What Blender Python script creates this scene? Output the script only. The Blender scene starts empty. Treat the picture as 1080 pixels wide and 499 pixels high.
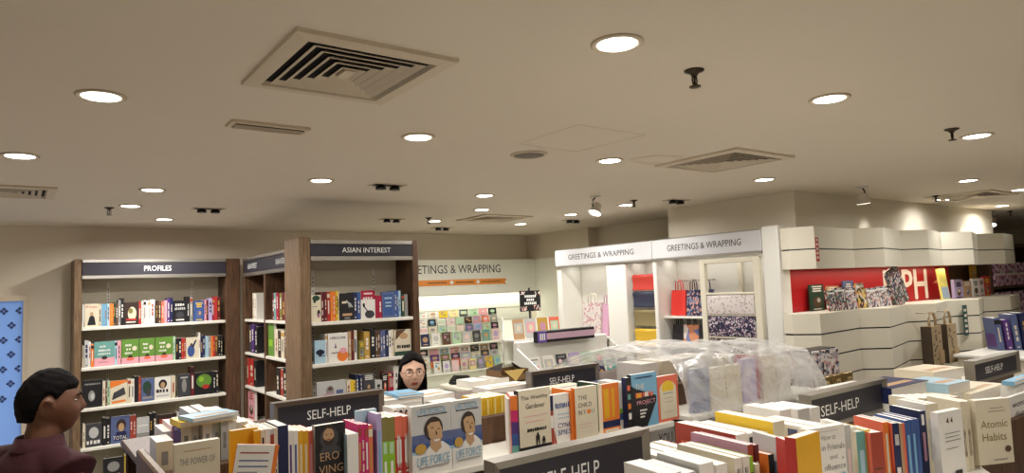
import bpy, math, random
from mathutils import Vector, Matrix
random.seed(7)
S = bpy.context.scene
COL = S.collection
# ---------------------------------------------------------------- camera
EYE = 1.9; FPX = 710.0; CX, CY = 540.0, 249.5
YAW, PITCH, ROLL = math.radians(36.5), math.radians(4.4), math.radians(2.2)
fh = Vector((math.sin(YAW), math.cos(YAW), 0)); rr = Vector((math.cos(YAW), -math.sin(YAW), 0)); zz = Vector((0, 0, 1))
FW = fh * math.cos(PITCH) + zz * math.sin(PITCH); up = rr.cross(FW)
RV = rr * math.cos(ROLL) - up * math.sin(ROLL); UV = up * math.cos(ROLL) + rr * math.sin(ROLL)
cd = bpy.data.cameras.new('camera'); cam = bpy.data.objects.new('camera', cd); COL.objects.link(cam)
cd.sensor_width = 36; cd.lens = FPX / 1080 * 36; cd.clip_start = .05; cd.clip_end = 100
m = Matrix((RV, UV, -FW)).transposed().to_4x4(); m.translation = (0, 0, EYE); cam.matrix_world = m
S.camera = cam
# ---------------------------------------------------------------- exposure, world, area lights
S.view_settings.view_transform = 'Standard'; S.view_settings.look = 'None'; S.view_settings.gamma = 1
S.view_settings.use_curve_mapping = False; S.view_settings.exposure = 0.0
S.cycles.use_denoising = True; S.cycles.max_bounces = 8; S.cycles.diffuse_bounces = 5; S.cycles.sample_clamp_indirect = 6
LAMP_W = 8.2; SPOT_W = 5.0; COVE_W = 6.5; CAB_W = 1.1; REAR_W = 5.0
LAMP_C = (1.0, .968, .925)
w = bpy.data.worlds.new('world'); S.world = w; w.use_nodes = True
w.node_tree.nodes['Background'].inputs[0].default_value = (.9, .88, .84, 1); w.node_tree.nodes['Background'].inputs[1].default_value = .15
CEIL = 2.62
def alight(name, loc, sx, sy, power, color=LAMP_C, rot=(0, 0, 0), shape='RECTANGLE', spread=180):
    l = bpy.data.lights.new(name, 'AREA'); l.energy = power; l.color = color; l.shape = shape; l.size = sx
    if shape in ('RECTANGLE', 'ELLIPSE'): l.size_y = sy
    l.spread = math.radians(spread)
    o = bpy.data.objects.new(name, l); COL.objects.link(o); o.location = loc; o.rotation_euler = rot; return o
# lamps of the same ceiling grid that hang behind the camera
for x in (-.9, .3, 1.5, 2.7, 4.1, 5.6):
    for y in (.0, -1.4): alight('rear_downlight', (x, y, CEIL - .012), .13, .13, REAR_W, shape='DISK', spread=150)
# ---------------------------------------------------------------- helpers
def X(px, y, z):
    k = (px - CX) / FPX; return -(y * (RV.y - k * FW.y) + (z - EYE) * (RV.z - k * FW.z)) / (RV.x - k * FW.x)
def Y(px, x, z):
    k = (px - CX) / FPX; return -(x * (RV.x - k * FW.x) + (z - EYE) * (RV.z - k * FW.z)) / (RV.y - k * FW.y)
def Z(py, x, y):
    k = -(py - CY) / FPX; return EYE - (x * (UV.x - k * FW.x) + y * (UV.y - k * FW.y)) / (UV.z - k * FW.z)
def lin(c): c /= 255.; return c / 12.92 if c <= .04045 else ((c + .055) / 1.055) ** 2.4
MATS = {}
def M(name, rgb, rough=.55, metal=0, emit=0, bump=0, var=.06, scale=40, alpha=1, spec=.4):
    if name in MATS: return MATS[name]
    mt = bpy.data.materials.new(name); mt.use_nodes = True; nt = mt.node_tree; b = nt.nodes['Principled BSDF']
    c = [lin(v) for v in rgb]
    b.inputs['Roughness'].default_value = rough; b.inputs['Metallic'].default_value = metal
    b.inputs['Specular IOR Level'].default_value = spec; b.inputs['Alpha'].default_value = alpha
    tc = nt.nodes.new('ShaderNodeTexCoord'); no = nt.nodes.new('ShaderNodeTexNoise'); no.inputs['Scale'].default_value = scale
    nt.links.new(tc.outputs['Object'], no.inputs['Vector'])
    mx = nt.nodes.new('ShaderNodeMix'); mx.data_type = 'RGBA'
    mx.inputs['A'].default_value = (*[v * (1 - var) for v in c], 1); mx.inputs['B'].default_value = (*[min(1, v * (1 + var)) for v in c], 1)
    nt.links.new(no.outputs['Fac'], mx.inputs['Factor']); nt.links.new(mx.outputs['Result'], b.inputs['Base Color'])
    if emit:
        b.inputs['Emission Color'].default_value = (*c, 1); b.inputs['Emission Strength'].default_value = emit
    if bump:
        bp = nt.nodes.new('ShaderNodeBump'); bp.inputs['Strength'].default_value = bump; bp.inputs['Distance'].default_value = .004
        nt.links.new(no.outputs['Fac'], bp.inputs['Height']); nt.links.new(bp.outputs['Normal'], b.inputs['Normal'])
    MATS[name] = mt; return mt
def wood(name, a, b_, scale=(14, 14, 1.2)):
    mt = M(name, a, .5); nt = mt.node_tree; b = nt.nodes['Principled BSDF']
    tc = nt.nodes.new('ShaderNodeTexCoord'); mp = nt.nodes.new('ShaderNodeMapping'); mp.inputs['Scale'].default_value = scale
    no = nt.nodes.new('ShaderNodeTexNoise'); no.inputs['Scale'].default_value = 5; no.inputs['Detail'].default_value = 6; no.inputs['Distortion'].default_value = .8
    cr = nt.nodes.new('ShaderNodeValToRGB'); cr.color_ramp.elements[0].position = .32; cr.color_ramp.elements[1].position = .7
    cr.color_ramp.elements[0].color = (*[lin(v) for v in a], 1); cr.color_ramp.elements[1].color = (*[lin(v) for v in b_], 1)
    L = nt.links.new; L(tc.outputs['Object'], mp.inputs[0]); L(mp.outputs[0], no.inputs['Vector']); L(no.outputs['Fac'], cr.inputs[0]); L(cr.outputs[0], b.inputs['Base Color'])
    return mt
def pattern(name, cols, scale=60, kind='VORONOI', rough=.6):
    """printed paper: blotches of a few colours"""
    if name in MATS: return MATS[name]
    mt = M(name, cols[0], rough); nt = mt.node_tree; b = nt.nodes['Principled BSDF']
    tc = nt.nodes.new('ShaderNodeTexCoord')
    if kind == 'VORONOI':
        no = nt.nodes.new('ShaderNodeTexVoronoi'); no.inputs['Scale'].default_value = scale
        sx = nt.nodes.new('ShaderNodeSeparateColor'); nt.links.new(no.outputs['Color'], sx.inputs[0]); src = sx.outputs[0]
    else:
        no = nt.nodes.new('ShaderNodeTexNoise'); no.inputs['Scale'].default_value = scale; no.inputs['Detail'].default_value = 3; src = no.outputs['Fac']
    nt.links.new(tc.outputs['Object'], no.inputs['Vector'])
    cr = nt.nodes.new('ShaderNodeValToRGB'); cr.color_ramp.interpolation = 'CONSTANT'
    n = len(cols); lo, hi = (0, 1) if kind == 'VORONOI' else (.36, .64)
    for i, c in enumerate(cols):
        e = cr.color_ramp.elements[i] if i < 2 else cr.color_ramp.elements.new(.99)
        e.color = (*[lin(v) for v in c], 1)
    for i, e in enumerate(cr.color_ramp.elements): e.position = 0 if i == 0 else lo + (hi - lo) * i / n
    els = cr.color_ramp.elements
    for i, c in enumerate(cols): els[i].color = (*[lin(v) for v in c], 1)
    nt.links.new(src, cr.inputs[0]); nt.links.new(cr.outputs[0], b.inputs['Base Color']); return mt
_txt = {}
def text_geo(s):
    if s in _txt: return _txt[s]
    cu = bpy.data.curves.new('t', 'FONT'); cu.body = s; cu.align_x = 'CENTER'; cu.align_y = 'CENTER'; cu.resolution_u = 2
    o = bpy.data.objects.new('t', cu); COL.objects.link(o); dg = bpy.context.evaluated_depsgraph_get()
    me = bpy.data.meshes.new_from_object(o.evaluated_get(dg))
    v = [p.co.copy() for p in me.vertices]; f = [list(p.vertices) for p in me.polygons]
    COL.objects.unlink(o); bpy.data.objects.remove(o); bpy.data.curves.remove(cu); bpy.data.meshes.remove(me)
    x0 = min(p.x for p in v); x1 = max(p.x for p in v); y0 = min(p.y for p in v); y1 = max(p.y for p in v)
    v = [Vector(((p.x - (x0 + x1) / 2) / (x1 - x0), (p.y - (y0 + y1) / 2) / (y1 - y0), 0)) for p in v]
    _txt[s] = (v, f, (x1 - x0) / (y1 - y0)); return _txt[s]
class MB:
    def __init__(s): s.v = []; s.f = []; s.mi = []; s.mats = []; s.sm = []
    def mid(s, m):
        if m not in s.mats: s.mats.append(m)
        return s.mats.index(m)
    def add(s, vs, fs, m, smooth=False):
        n = len(s.v); s.v += [Vector(p) for p in vs]; k = s.mid(m)
        for f in fs: s.f.append([i + n for i in f]); s.mi.append(k); s.sm.append(smooth)
        return s
    def quad(s, pts, m): return s.add(pts, [list(range(len(pts)))], m)
    def box(s, lo, hi, m, fm=None):
        x0, y0, z0 = lo; x1, y1, z1 = hi; n = len(s.f)
        s.add([(x0, y0, z0), (x1, y0, z0), (x1, y1, z0), (x0, y1, z0), (x0, y0, z1), (x1, y0, z1), (x1, y1, z1), (x0, y1, z1)],
              [(3, 2, 1, 0), (4, 5, 6, 7), (0, 1, 5, 4), (2, 3, 7, 6), (1, 2, 6, 5), (3, 0, 4, 7)], m)
        if fm:   # face order: -z +z -y +y +x -x
            for i, mm in fm.items(): s.mi[n + i] = s.mid(mm)
        return s
    def bbox(s, lo, hi, m, b=.006):
        """box with chamfered vertical and horizontal edges"""
        x0, y0, z0 = lo; x1, y1, z1 = hi; b = min(b, (x1 - x0) / 2.2, (y1 - y0) / 2.2, (z1 - z0) / 2.2)
        vs = []
        for z, i in ((z0, b), (z0 + b, 0), (z1 - b, 0), (z1, b)):
            a0, a1, c0, c1 = x0 + i, x1 - i, y0 + i, y1 - i
            vs += [(a0 + b, c0, z), (a1 - b, c0, z), (a1, c0 + b, z), (a1, c1 - b, z), (a1 - b, c1, z), (a0 + b, c1, z), (a0, c1 - b, z), (a0, c0 + b, z)]
        fs = [list(range(7, -1, -1)), list(range(24, 32))]
        for r in range(3):
            for k in range(8): fs.append([r * 8 + k, r * 8 + (k + 1) % 8, r * 8 + 8 + (k + 1) % 8, r * 8 + 8 + k])
        return s.add(vs, fs, m)
    def prism(s, poly, z0, z1, m, axis='z'):
        n = len(poly); g = {'z': lambda a, b, c: (a, b, c), 'x': lambda a, b, c: (c, a, b), 'y': lambda a, b, c: (a, c, b)}[axis]
        vs = [g(a, b, z0) for a, b in poly] + [g(a, b, z1) for a, b in poly]
        return s.add(vs, [list(range(n))[::-1], [n + i for i in range(n)]] + [[i, (i + 1) % n, n + (i + 1) % n, n + i] for i in range(n)], m)
    def tube(s, path, r, m, n=8, close=False, caps=True):
        path = [Vector(p) for p in path]; L = len(path); rs = r if isinstance(r, (list, tuple)) else [r] * L; vs = []; fs = []
        for i, p in enumerate(path):
            a = path[(i - 1) % L] if (i or close) else p; b = path[(i + 1) % L] if (i < L - 1 or close) else p
            t = (b - a).normalized(); h = Vector((0, 0, 1)) if abs(t.z) < .9 else Vector((1, 0, 0)); u = t.cross(h).normalized(); w_ = t.cross(u)
            for k in range(n):
                an = 2 * math.pi * k / n; vs.append(p + (u * math.cos(an) + w_ * math.sin(an)) * rs[i])
        for i in range(L if close else L - 1):
            j = (i + 1) % L
            for k in range(n): fs.append([i * n + k, i * n + (k + 1) % n, j * n + (k + 1) % n, j * n + k])
        if caps and not close: fs += [list(range(n))[::-1], [(L - 1) * n + k for k in range(n)]]
        return s.add(vs, fs, m, True)
    def lathe(s, prof, c, m, n=24, sx=1, sy=1, smooth=True):
        vs = []; fs = []
        for r, z in prof:
            for k in range(n): a = 2 * math.pi * k / n; vs.append((c[0] + r * sx * math.cos(a), c[1] + r * sy * math.sin(a), c[2] + z))
        for i in range(len(prof) - 1):
            for k in range(n): fs.append([i * n + k, i * n + (k + 1) % n, (i + 1) * n + (k + 1) % n, (i + 1) * n + k])
        fs += [list(range(n))[::-1], [(len(prof) - 1) * n + k for k in range(n)]]
        return s.add(vs, fs, m, smooth)
    def sphere(s, c, r, m, nu=20, nv=12, rot=None):
        vs = []; fs = []; c = Vector(c)
        for j in range(nv + 1):
            th = math.pi * j / nv
            for i in range(nu):
                a = 2 * math.pi * i / nu; p = Vector((r[0] * math.sin(th) * math.cos(a), r[1] * math.sin(th) * math.sin(a), r[2] * math.cos(th)))
                if rot: p = rot @ p
                vs.append(c + p)
        for j in range(nv):
            for i in range(nu): fs.append([j * nu + i, (j + 1) * nu + i, (j + 1) * nu + (i + 1) % nu, j * nu + (i + 1) % nu])
        return s.add(vs, fs, m, True)
    # flat print on a plane: o origin (lower left), u right, v up (full-size vectors), lifted along n
    def p_rect(s, o, u, v, a, m): o, u, v = map(Vector, (o, u, v)); x0, y0, x1, y1 = a; return s.quad([o + u * x0 + v * y0, o + u * x1 + v * y0, o + u * x1 + v * y1, o + u * x0 + v * y1], m)
    def p_poly(s, o, u, v, pts, m): o, u, v = map(Vector, (o, u, v)); return s.quad([o + u * a + v * b for a, b in pts], m)
    def p_ell(s, o, u, v, a, m, n=20):
        o, u, v = map(Vector, (o, u, v)); cx, cy, rx, ry = a
        return s.quad([o + u * (cx + rx * math.cos(2 * math.pi * k / n)) + v * (cy + ry * math.sin(2 * math.pi * k / n)) for k in range(n)], m)
    def p_text(s, o, u, v, t, a, m, turn=False):
        """a = centre u, centre v, width, height (as fractions)"""
        o, u, v = map(Vector, (o, u, v)); g, f, _ = text_geo(t); cx, cy, w_, h_ = a
        if turn: vs = [o + u * (cx + p.y * h_) + v * (cy - p.x * w_) for p in g]
        else: vs = [o + u * (cx + p.x * w_) + v * (cy + p.y * h_) for p in g]
        return s.add(vs, f, m)
    def build(s, name, parent=None, loc=(0, 0, 0), rz=0, rot=None):
        me = bpy.data.meshes.new(name); me.from_pydata([tuple(p) for p in s.v], [], s.f)
        for mt in s.mats: me.materials.append(mt)
        me.polygons.foreach_set('material_index', s.mi); me.polygons.foreach_set('use_smooth', s.sm); me.update()
        o = bpy.data.objects.new(name, me); COL.objects.link(o); o.parent = parent; o.location = loc; o.rotation_euler = rot or (0, 0, rz); return o
def tag(o, label, cat, group=None):
    o['label'] = label; o['category'] = cat
    if group: o['group'] = group
    return o
def empty(name, loc=(0, 0, 0), rz=0, rot=None):
    o = bpy.data.objects.new(name, None); o.empty_display_size = .05; COL.objects.link(o); o.location = loc; o.rotation_euler = rot or (0, 0, rz); return o
def struct(mb, name):
    o = mb.build(name); o['kind'] = 'structure'; return o
ORD = 'first second third fourth fifth sixth seventh eighth ninth tenth eleventh twelfth thirteenth fourteenth fifteenth sixteenth seventeenth eighteenth nineteenth twentieth twenty-first twenty-second twenty-third twenty-fourth twenty-fifth twenty-sixth twenty-seventh twenty-eighth twenty-ninth thirtieth thirty-first thirty-second thirty-third thirty-fourth thirty-fifth'.split()
PAL = {'white': (226, 222, 214), 'cream': (216, 205, 180), 'grey': (140, 138, 135), 'pale grey': (188, 187, 184), 'dark grey': (62, 62, 66), 'black': (28, 27, 30), 'sky blue': (120, 170, 200),
 'pale blue': (165, 195, 210), 'blue': (60, 86, 142), 'navy': (30, 38, 78), 'teal': (104, 158, 150), 'dark green': (36, 66, 50), 'green': (98, 140, 56), 'lime green': (140, 185, 50), 'pale green': (175, 205, 170),
 'olive': (128, 118, 62), 'gold': (190, 150, 70), 'yellow': (228, 190, 50), 'mustard': (222, 165, 30), 'orange': (224, 122, 48), 'coral': (222, 110, 84), 'brick red': (158, 66, 50), 'red': (180, 50, 46), 'crimson': (160, 30, 58),
 'maroon': (96, 28, 34), 'pink': (226, 160, 170), 'pale pink': (232, 200, 198), 'magenta': (200, 40, 104), 'lilac': (176, 160, 200), 'purple': (84, 52, 120), 'brown': (92, 64, 46), 'dark brown': (54, 38, 32), 'tan': (186, 150, 112), 'slate blue': (86, 98, 140), 'mauve': (190, 140, 160), 'pale yellow': (236, 222, 150)}
def C(c, rough=.45): return M('print_' + c.replace(' ', '_'), PAL[c], rough, var=.03)
PAGES = None
# ---------------------------------------------------------------- shared materials
m_ceil = M('ceiling_paint', (220, 209, 192), .9, var=.02, scale=3, bump=.1)
m_wall = M('wall_paint', (222, 212, 194), .85, var=.02, scale=4)
m_bulk = M('bulkhead_paint', (222, 214, 196), .85, var=.02, scale=4)
m_floor = M('floor_tile', (186, 182, 174), .35, var=.08, scale=2)
m_white = M('white_laminate', (236, 234, 226), .4, var=.015, scale=6)
m_slat = M('cream_slat_panel', (228, 222, 204), .45, var=.015, scale=5)
m_groove = M('dark_groove', (40, 34, 28), .6)
m_shelf = M('white_shelf_metal', (228, 224, 212), .4, var=.02)
m_backp = M('beige_back_panel', (206, 198, 176), .6, var=.03, scale=8)
m_wood = wood('dark_walnut', (62, 42, 28), (104, 74, 52))
m_wood2 = wood('walnut_edge', (96, 74, 52), (134, 108, 80))
m_chrome = M('brushed_steel', (196, 192, 184), .32, .9, var=.05, scale=90)
m_steelf = M('sign_frame_steel', (150, 144, 134), .38, .75, var=.06, scale=90)
m_sign = M('sign_charcoal', (48, 46, 54), .5, var=.03)
m_letter = M('sign_letter_white', (244, 244, 240), .5)
m_red = M('red_back_panel', (176, 24, 30), .45, var=.05, scale=3)
m_lamp = M('lamp_diffuser', (255, 250, 240), .5, emit=9)
m_black = M('black_plastic', (24, 24, 26), .45)
m_vent = M('vent_paint', (206, 192, 170), .6)
m_dark = M('duct_dark', (26, 23, 20), .9)
PAGES = M('page_edges', (236, 231, 222), .85, var=.07, scale=160)
# ---------------------------------------------------------------- room
struct(MB().box((-2.6, -3.2, -.1), (15, 8, 0), m_floor), 'floor')
cb = MB(); cb.box((-2.6, -3.2, CEIL), (15, 8, CEIL + .1), m_ceil)
# faint outline of an access hatch and of a filled hole
hx, hy = 2.33, 2.5
for (a, b) in (((2.02, 2.2), (2.02, 2.64)), ((2.02, 2.64), (2.42, 2.66)), ((2.42, 2.66), (2.46, 2.2)), ((2.46, 2.2), (2.02, 2.2))):
    cb.tube([(a[0], a[1], CEIL), (b[0], b[1], CEIL)], .0018, m_vent, 4)
for rr_ in (1.0, .82): cb.tube([(3.02 + .16 * rr_ * math.cos(t) * (1 + .12 * math.sin(3 * t)), 2.62 + .13 * rr_ * math.sin(t) * (1 + .1 * math.cos(5 * t)), CEIL) for t in [k * math.pi / 14 for k in range(28)]], .0022, m_vent, 4, close=True)
struct(cb, 'ceiling')
struct(MB().box((-2.6, 7.36, 0), (6.0, 7.5, CEIL), m_wall), 'wall_back')
struct(MB().box((-2.7, -3.2, 0), (-2.6, 7.5, CEIL), m_wall), 'wall_left')
struct(MB().box((-2.7, -3.3, 0), (15, -3.2, CEIL), m_wall), 'wall_front')
struct(MB().box((14.6, -3.2, 0), (14.7, 7.5, CEIL), m_wall), 'wall_right')
struct(MB().box((9.6, 5.2, 0), (14.6, 5.3, CEIL), m_wall), 'wall_far')
struct(MB().prism([(5.70, 6.42), (5.70, 7.36), (6.0, 7.36), (6.0, 6.42)], 0, CEIL, m_wall).prism([(5.70, 6.12), (5.70, 6.42), (6.0, 6.42), (6.0, 6.12)], 0, CEIL, m_wall).prism([(5.86, 4.42), (5.86, 6.12), (6.0, 6.12), (6.0, 4.42)], 2.0, CEIL, m_wall), 'wall_side')
struct(MB().prism([(5.2, 3.07), (5.2, 4.42), (9.5, 4.42), (9.5, 3.07)], 2.2, CEIL, m_bulk), 'trim_1')
# blue patterned window at the far left
g_blue = M('blue_frosted_glass', (122, 160, 224), .25, emit=.25, var=.05, scale=3); g_ink = M('blue_glass_ink', (44, 58, 110), .4)
f = MB(); f.box((.06, 7.30, 0), (.10, 7.36, 2.0), m_vent).box((-1.3, 7.30, 1.955), (.06, 7.36, 2.0), m_vent).box((-1.3, 7.30, 0), (-1.26, 7.36, 1.955), m_vent)
wf = f.build('window_1'); wf['kind'] = 'structure'
g = MB(); g.box((-1.26, 7.325, 0), (.06, 7.335, 1.955), g_blue)
for i in range(9):
    for j in range(7):
        cx = .035 - i * .11 - (j % 2) * .055; cz = 1.87 - j * .125; q = .034
        for dx, dz in ((0, q * .52), (0, -q * .52), (q * .52, 0), (-q * .52, 0)):
            k = q * .46
            if cx + dx + k < .058: g.quad([(cx + dx - k, 7.3245, cz + dz), (cx + dx, 7.3245, cz + dz - k), (cx + dx + k, 7.3245, cz + dz), (cx + dx, 7.3245, cz + dz + k)], g_ink)
g.build('window_pane', wf)
# ---------------------------------------------------------------- ceiling fittings
LOC = ['over the man at far left', 'at the far left edge', 'left, above the PROFILES case', 'smaller one left of the PROFILES row', 'far left nearest the back wall', 'above the ASIAN INTEREST sign', 'right of the big square vent', 'largest one near the top centre', 'right of the sprinkler, upper right', 'at upper right beside a sprinkler', 'beside the round speaker grille', 'right of the square vent over the wrapping cabinets', 'first of the pair over the card wall', 'second of the pair over the card wall', 'farthest back over the card wall', 'over the side wall corner', 'in front of the wrapping cabinets', 'in the far right group, frontmost', 'above the middle of the white fascia', 'at the extreme right edge', 'near the right end of the bulkhead', 'farthest back beside the black spot']
LP = [(.23, 2.67), (.01, 3.92), (.70, 4.80), (.68, 5.66), (1.04, 6.50), (1.53, 4.05), (1.50, 2.73), (1.44, 1.38), (2.65, 1.38), (4.13, 1.37), (2.77, 2.76), (4.37, 2.80), (2.89, 4.24), (3.38, 5.01), (4.56, 5.99), (4.49, 5.06), (4.47, 4.28), (6.10, 2.11), (7.39, 2.78), (7.35, 2.14), (8.94, 2.78), (3.45, 5.99)]
for (x, y), l in zip(LP, LOC):
    e = tag(empty('downlight', (x, y, CEIL)), 'round white recessed downlight ' + l, 'ceiling light', 'recessed downlights')
    MB().lathe([(.078, 0), (.08, -.004), (.074, -.008), (.062, -.006), (.06, 0)], (0, 0, 0), m_vent, 28).build('trim_ring', e)
    MB().lathe([(.06, -.003), (.058, -.0065), (.001, -.007)], (0, 0, 0), m_lamp, 28).build('diffuser', e)
    a = alight('downlight_glow', (0, 0, -.012), .11, .11, LAMP_W * (2.4 if y > 4.5 and x < 2.5 else 1.1 if y > 4.5 else .45 if x > 7.3 and y > 2.8 else 1), shape='DISK', spread=165); a.parent = e
def diffuser(x0, y0, x1, y1, rings, label):
    cx, cy = (x0 + x1) / 2, (y0 + y1) / 2; e = tag(empty('air_diffuser', (cx, cy, CEIL)), label, 'air vent', 'square ceiling air diffusers')
    hx, hy = (x1 - x0) / 2, (y1 - y0) / 2
    def ring(mb, ax, ay, bx, by, za, zb, m):
        o = [(-ax, -ay, za), (ax, -ay, za), (ax, ay, za), (-ax, ay, za)]; i = [(-bx, -by, zb), (bx, -by, zb), (bx, by, zb), (-bx, by, zb)]
        mb.add(o + i, [[k, (k + 1) % 4, 4 + (k + 1) % 4, 4 + k] for k in range(4)], m)
    f = MB(); ring(f, hx, hy, hx - .002, hy - .002, 0, -.012, m_vent); ring(f, hx - .002, hy - .002, hx - .05, hy - .05, -.012, -.016, m_vent); ring(f, hx - .05, hy - .05, hx - .056, hy - .056, -.016, -.001, m_vent); f.build('frame', e)
    MB().box((-hx + .05, -hy + .05, -.0015), (hx - .05, hy - .05, -.0005), m_dark).build('duct', e)
    st = (min(hx, hy) - .06) / (rings + .6)
    for k in range(rings):
        o = .062 + st * (k + .45); b = MB(); ax, ay = hx - o, hy - o
        ring(b, ax, ay, ax - st * .5, ay - st * .5, -.016, -.004, m_vent); ring(b, ax, ay, ax + .003, ay + .003, -.016, -.014, m_vent); ring(b, ax + .003, ay + .003, ax - st * .5 + .003, ay - st * .5 + .003, -.014, -.003, m_vent); b.build('louvre', e)
    MB().box((-st * .5, -st * .5 - (hy - hx), -.014), (st * .5, st * .5 + (hy - hx), -.004), m_vent).build('centre_plate', e)
diffuser(.595, 1.735, 1.105, 2.29, 5, 'large square louvred air diffuser at the upper left of the ceiling')
diffuser(3.15, 2.17, 3.72, 2.76, 6, 'square louvred air diffuser above the wrapping paper cabinets')
diffuser(-.30, 4.9, .20, 5.4, 5, 'square louvred air diffuser cut by the left picture edge')
diffuser(3.62, 5.3, 4.2, 5.85, 5, 'square louvred air diffuser farthest back near the card wall')
diffuser(7.0, 2.25, 7.7, 2.8, 5, 'square louvred air diffuser at the right near the white fascia')
e = tag(empty('slot_vent', (.85, 2.84, CEIL)), 'narrow grey rectangular slot vent left of the round downlights', 'air vent')
MB().box((-.16, -.055, -.012), (.16, .055, 0), m_vent).build('frame', e)
sl = MB(); sl.box((-.14, -.035, -.016), (.14, .035, -.012), M('slot_grey', (92, 84, 74), .6))
for k in range(4): sl.box((-.14, -.03 + k * .017, -.019), (.14, -.026 + k * .017, -.016), m_vent)
sl.build('grille', e)
e = tag(empty('speaker_grille', (2.23, 2.83, CEIL)), 'round grey ceiling speaker grille at the middle of the ceiling', 'speaker')
MB().lathe([(.10, 0), (.102, -.005), (.09, -.01), (.088, -.006)], (0, 0, 0), m_vent, 32).build('rim', e)
MB().lathe([(.088, -.003), (.08, -.008), (.002, -.012)], (0, 0, 0), pattern('speaker_mesh', [(120, 110, 98), (90, 82, 74)], 300), 32).build('mesh_cover', e)
m_spr = M('sprinkler_bronze', (70, 60, 48), .4, .7)
for (x, y, l, z) in ((1.86, 1.43, 'bronze sprinkler head right of the largest downlight', 1), (3.81, 1.37, 'sprinkler head beside the upper right downlight', 1), (.56, 5.82, 'sprinkler head at the far left above the PROFILES case', .8), (4.3, 4.02, 'small black sprinkler left of the wrapping paper downlight', .8), (3.25, 5.75, 'small black sprinkler near the farthest diffuser', .8), (7.0, 2.7, 'sprinkler head above the white fascia between wall washes', .8), (9.9, 3.0, 'sprinkler head at the right past the bulkhead end', .8)):
    e = tag(empty('sprinkler', (x, y, CEIL)), l, 'sprinkler', 'ceiling sprinklers')
    MB().lathe([(.034, 0), (.034, -.004), (.014, -.012), (.011, -.02)], (0, 0, 0), m_spr, 18).build('escutcheon', e)
    b = MB(); b.tube([(.009, 0, -.02), (.013, 0, -.035), (.007, 0, -.055)], .0028, m_spr, 6); b.tube([(-.009, 0, -.02), (-.013, 0, -.035), (-.007, 0, -.055)], .0028, m_spr, 6); b.tube([(0, 0, -.02), (0, 0, -.05)], .004, m_spr, 6); b.build('frame_arms', e)
    MB().lathe([(.006, -.053), (.02, -.056), (.02, -.059), (.006, -.061)], (0, 0, 0), m_spr, 16).build('deflector', e)
m_bulb = M('spot_bulb', (255, 246, 230), .4, emit=6); m_slab = M('spot_recess', (36, 33, 30), .7)
for (x, y, l) in ((1.99, 4.06, 'twin recessed spotlight above the ASIAN INTEREST header'), (2.95, 5.95, 'twin recessed spotlight further behind the ASIAN INTEREST header'), (1.22, 5.66, 'dark recessed spotlight above the PROFILES case'), (4.68, 3.87, 'recessed spotlight in front of the wrapping cabinet header'), (3.90, 6.60, 'recessed spotlight nearest the card wall'), (4.90, 5.49, 'recessed spotlight near the side wall corner')):
    e = tag(empty('recessed_spot', (x, y, CEIL)), l, 'spotlight', 'recessed twin spotlights')
    fr = MB(); fr.box((-.115, -.06, -.006), (.115, -.045, 0), m_vent).box((-.115, .045, -.006), (.115, .06, 0), m_vent).box((-.115, -.045, -.006), (-.1, .045, 0), m_vent).box((.1, -.045, -.006), (.115, .045, 0), m_vent); fr.build('frame', e)
    MB().box((-.1, -.045, -.002), (.1, .045, -.0005), m_slab).build('recess', e)
    for k, dx in enumerate((-.05, .05)):
        h = MB(); h.lathe([(.02, -.002), (.034, -.02), (.036, -.034), (.03, -.034)], (dx, 0, 0), m_black, 18); hh = h.build('lamp_head', e)
        MB().lathe([(.028, -.031), (.027, -.0335), (.001, -.034)], (dx, 0, 0), m_bulb if k == 0 else m_chrome, 16).build('bulb', hh)
m_fix = M('fixture_white', (214, 208, 198), .4)
def bracket_spot(x, y, label, flip=1):
    e = tag(empty('bracket_spotlight', (x, y, CEIL)), label, 'spotlight')
    MB().lathe([(.045, 0), (.045, -.006), (.02, -.012)], (0, 0, 0), m_fix, 20).build('ceiling_plate', e)
    b = MB(); b.tube([(0, 0, -.01), (-.03 * flip, 0, -.03), (-.04 * flip, 0, -.07), (-.015 * flip, 0, -.1)], .006, m_black, 8); b.build('swivel_arm', e)
    h = MB(); R = Matrix.Rotation(math.radians(28 if flip > 0 else -6), 3, 'Y')
    hb = MB().lathe([(.02, .05), (.034, .045), (.038, .0), (.052, -.028), (.056, -.03), (.056, -.036), (.05, -.036)], (0, 0, 0), m_fix, 24)
    hb.v = [R @ p + Vector((0, .0, -.105)) for p in hb.v]; hd = hb.build('lamp_head', e)
    bb = MB().lathe([(.05, -.034), (.049, -.037), (.001, -.0375)], (0, 0, 0), m_bulb, 20); bb.v = [R @ p + Vector((0, 0, -.105)) for p in bb.v]; bb.build('lens', hd)
    return e
bracket_spot(3.79, 3.96, 'white bracket spotlight on a bent black arm at the middle of the ceiling', 1)
bracket_spot(5.58, 2.69, 'white bracket spotlight on a black arm over the white fascia', -1)
bracket_spot(10.2, 3.3, 'small white square spotlight past the right end of the bulkhead', 1)
# accent light washing the bulkhead above the fascia
for x in (X(911, 3.07, 2.45), X(956, 3.07, 2.45), X(1015, 3.07, 2.45)):
    l = bpy.data.lights.new('wall_wash', 'SPOT'); l.energy = SPOT_W; l.color = (1, .97, .9); l.spot_size = math.radians(58); l.spot_blend = .7; l.shadow_soft_size = .03
    o = bpy.data.objects.new('wall_wash', l); COL.objects.link(o); o.location = (x, 2.86, CEIL - .05); o.rotation_euler = Vector((0, .2, -.42)).to_track_quat('-Z', 'Y').to_euler()
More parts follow.
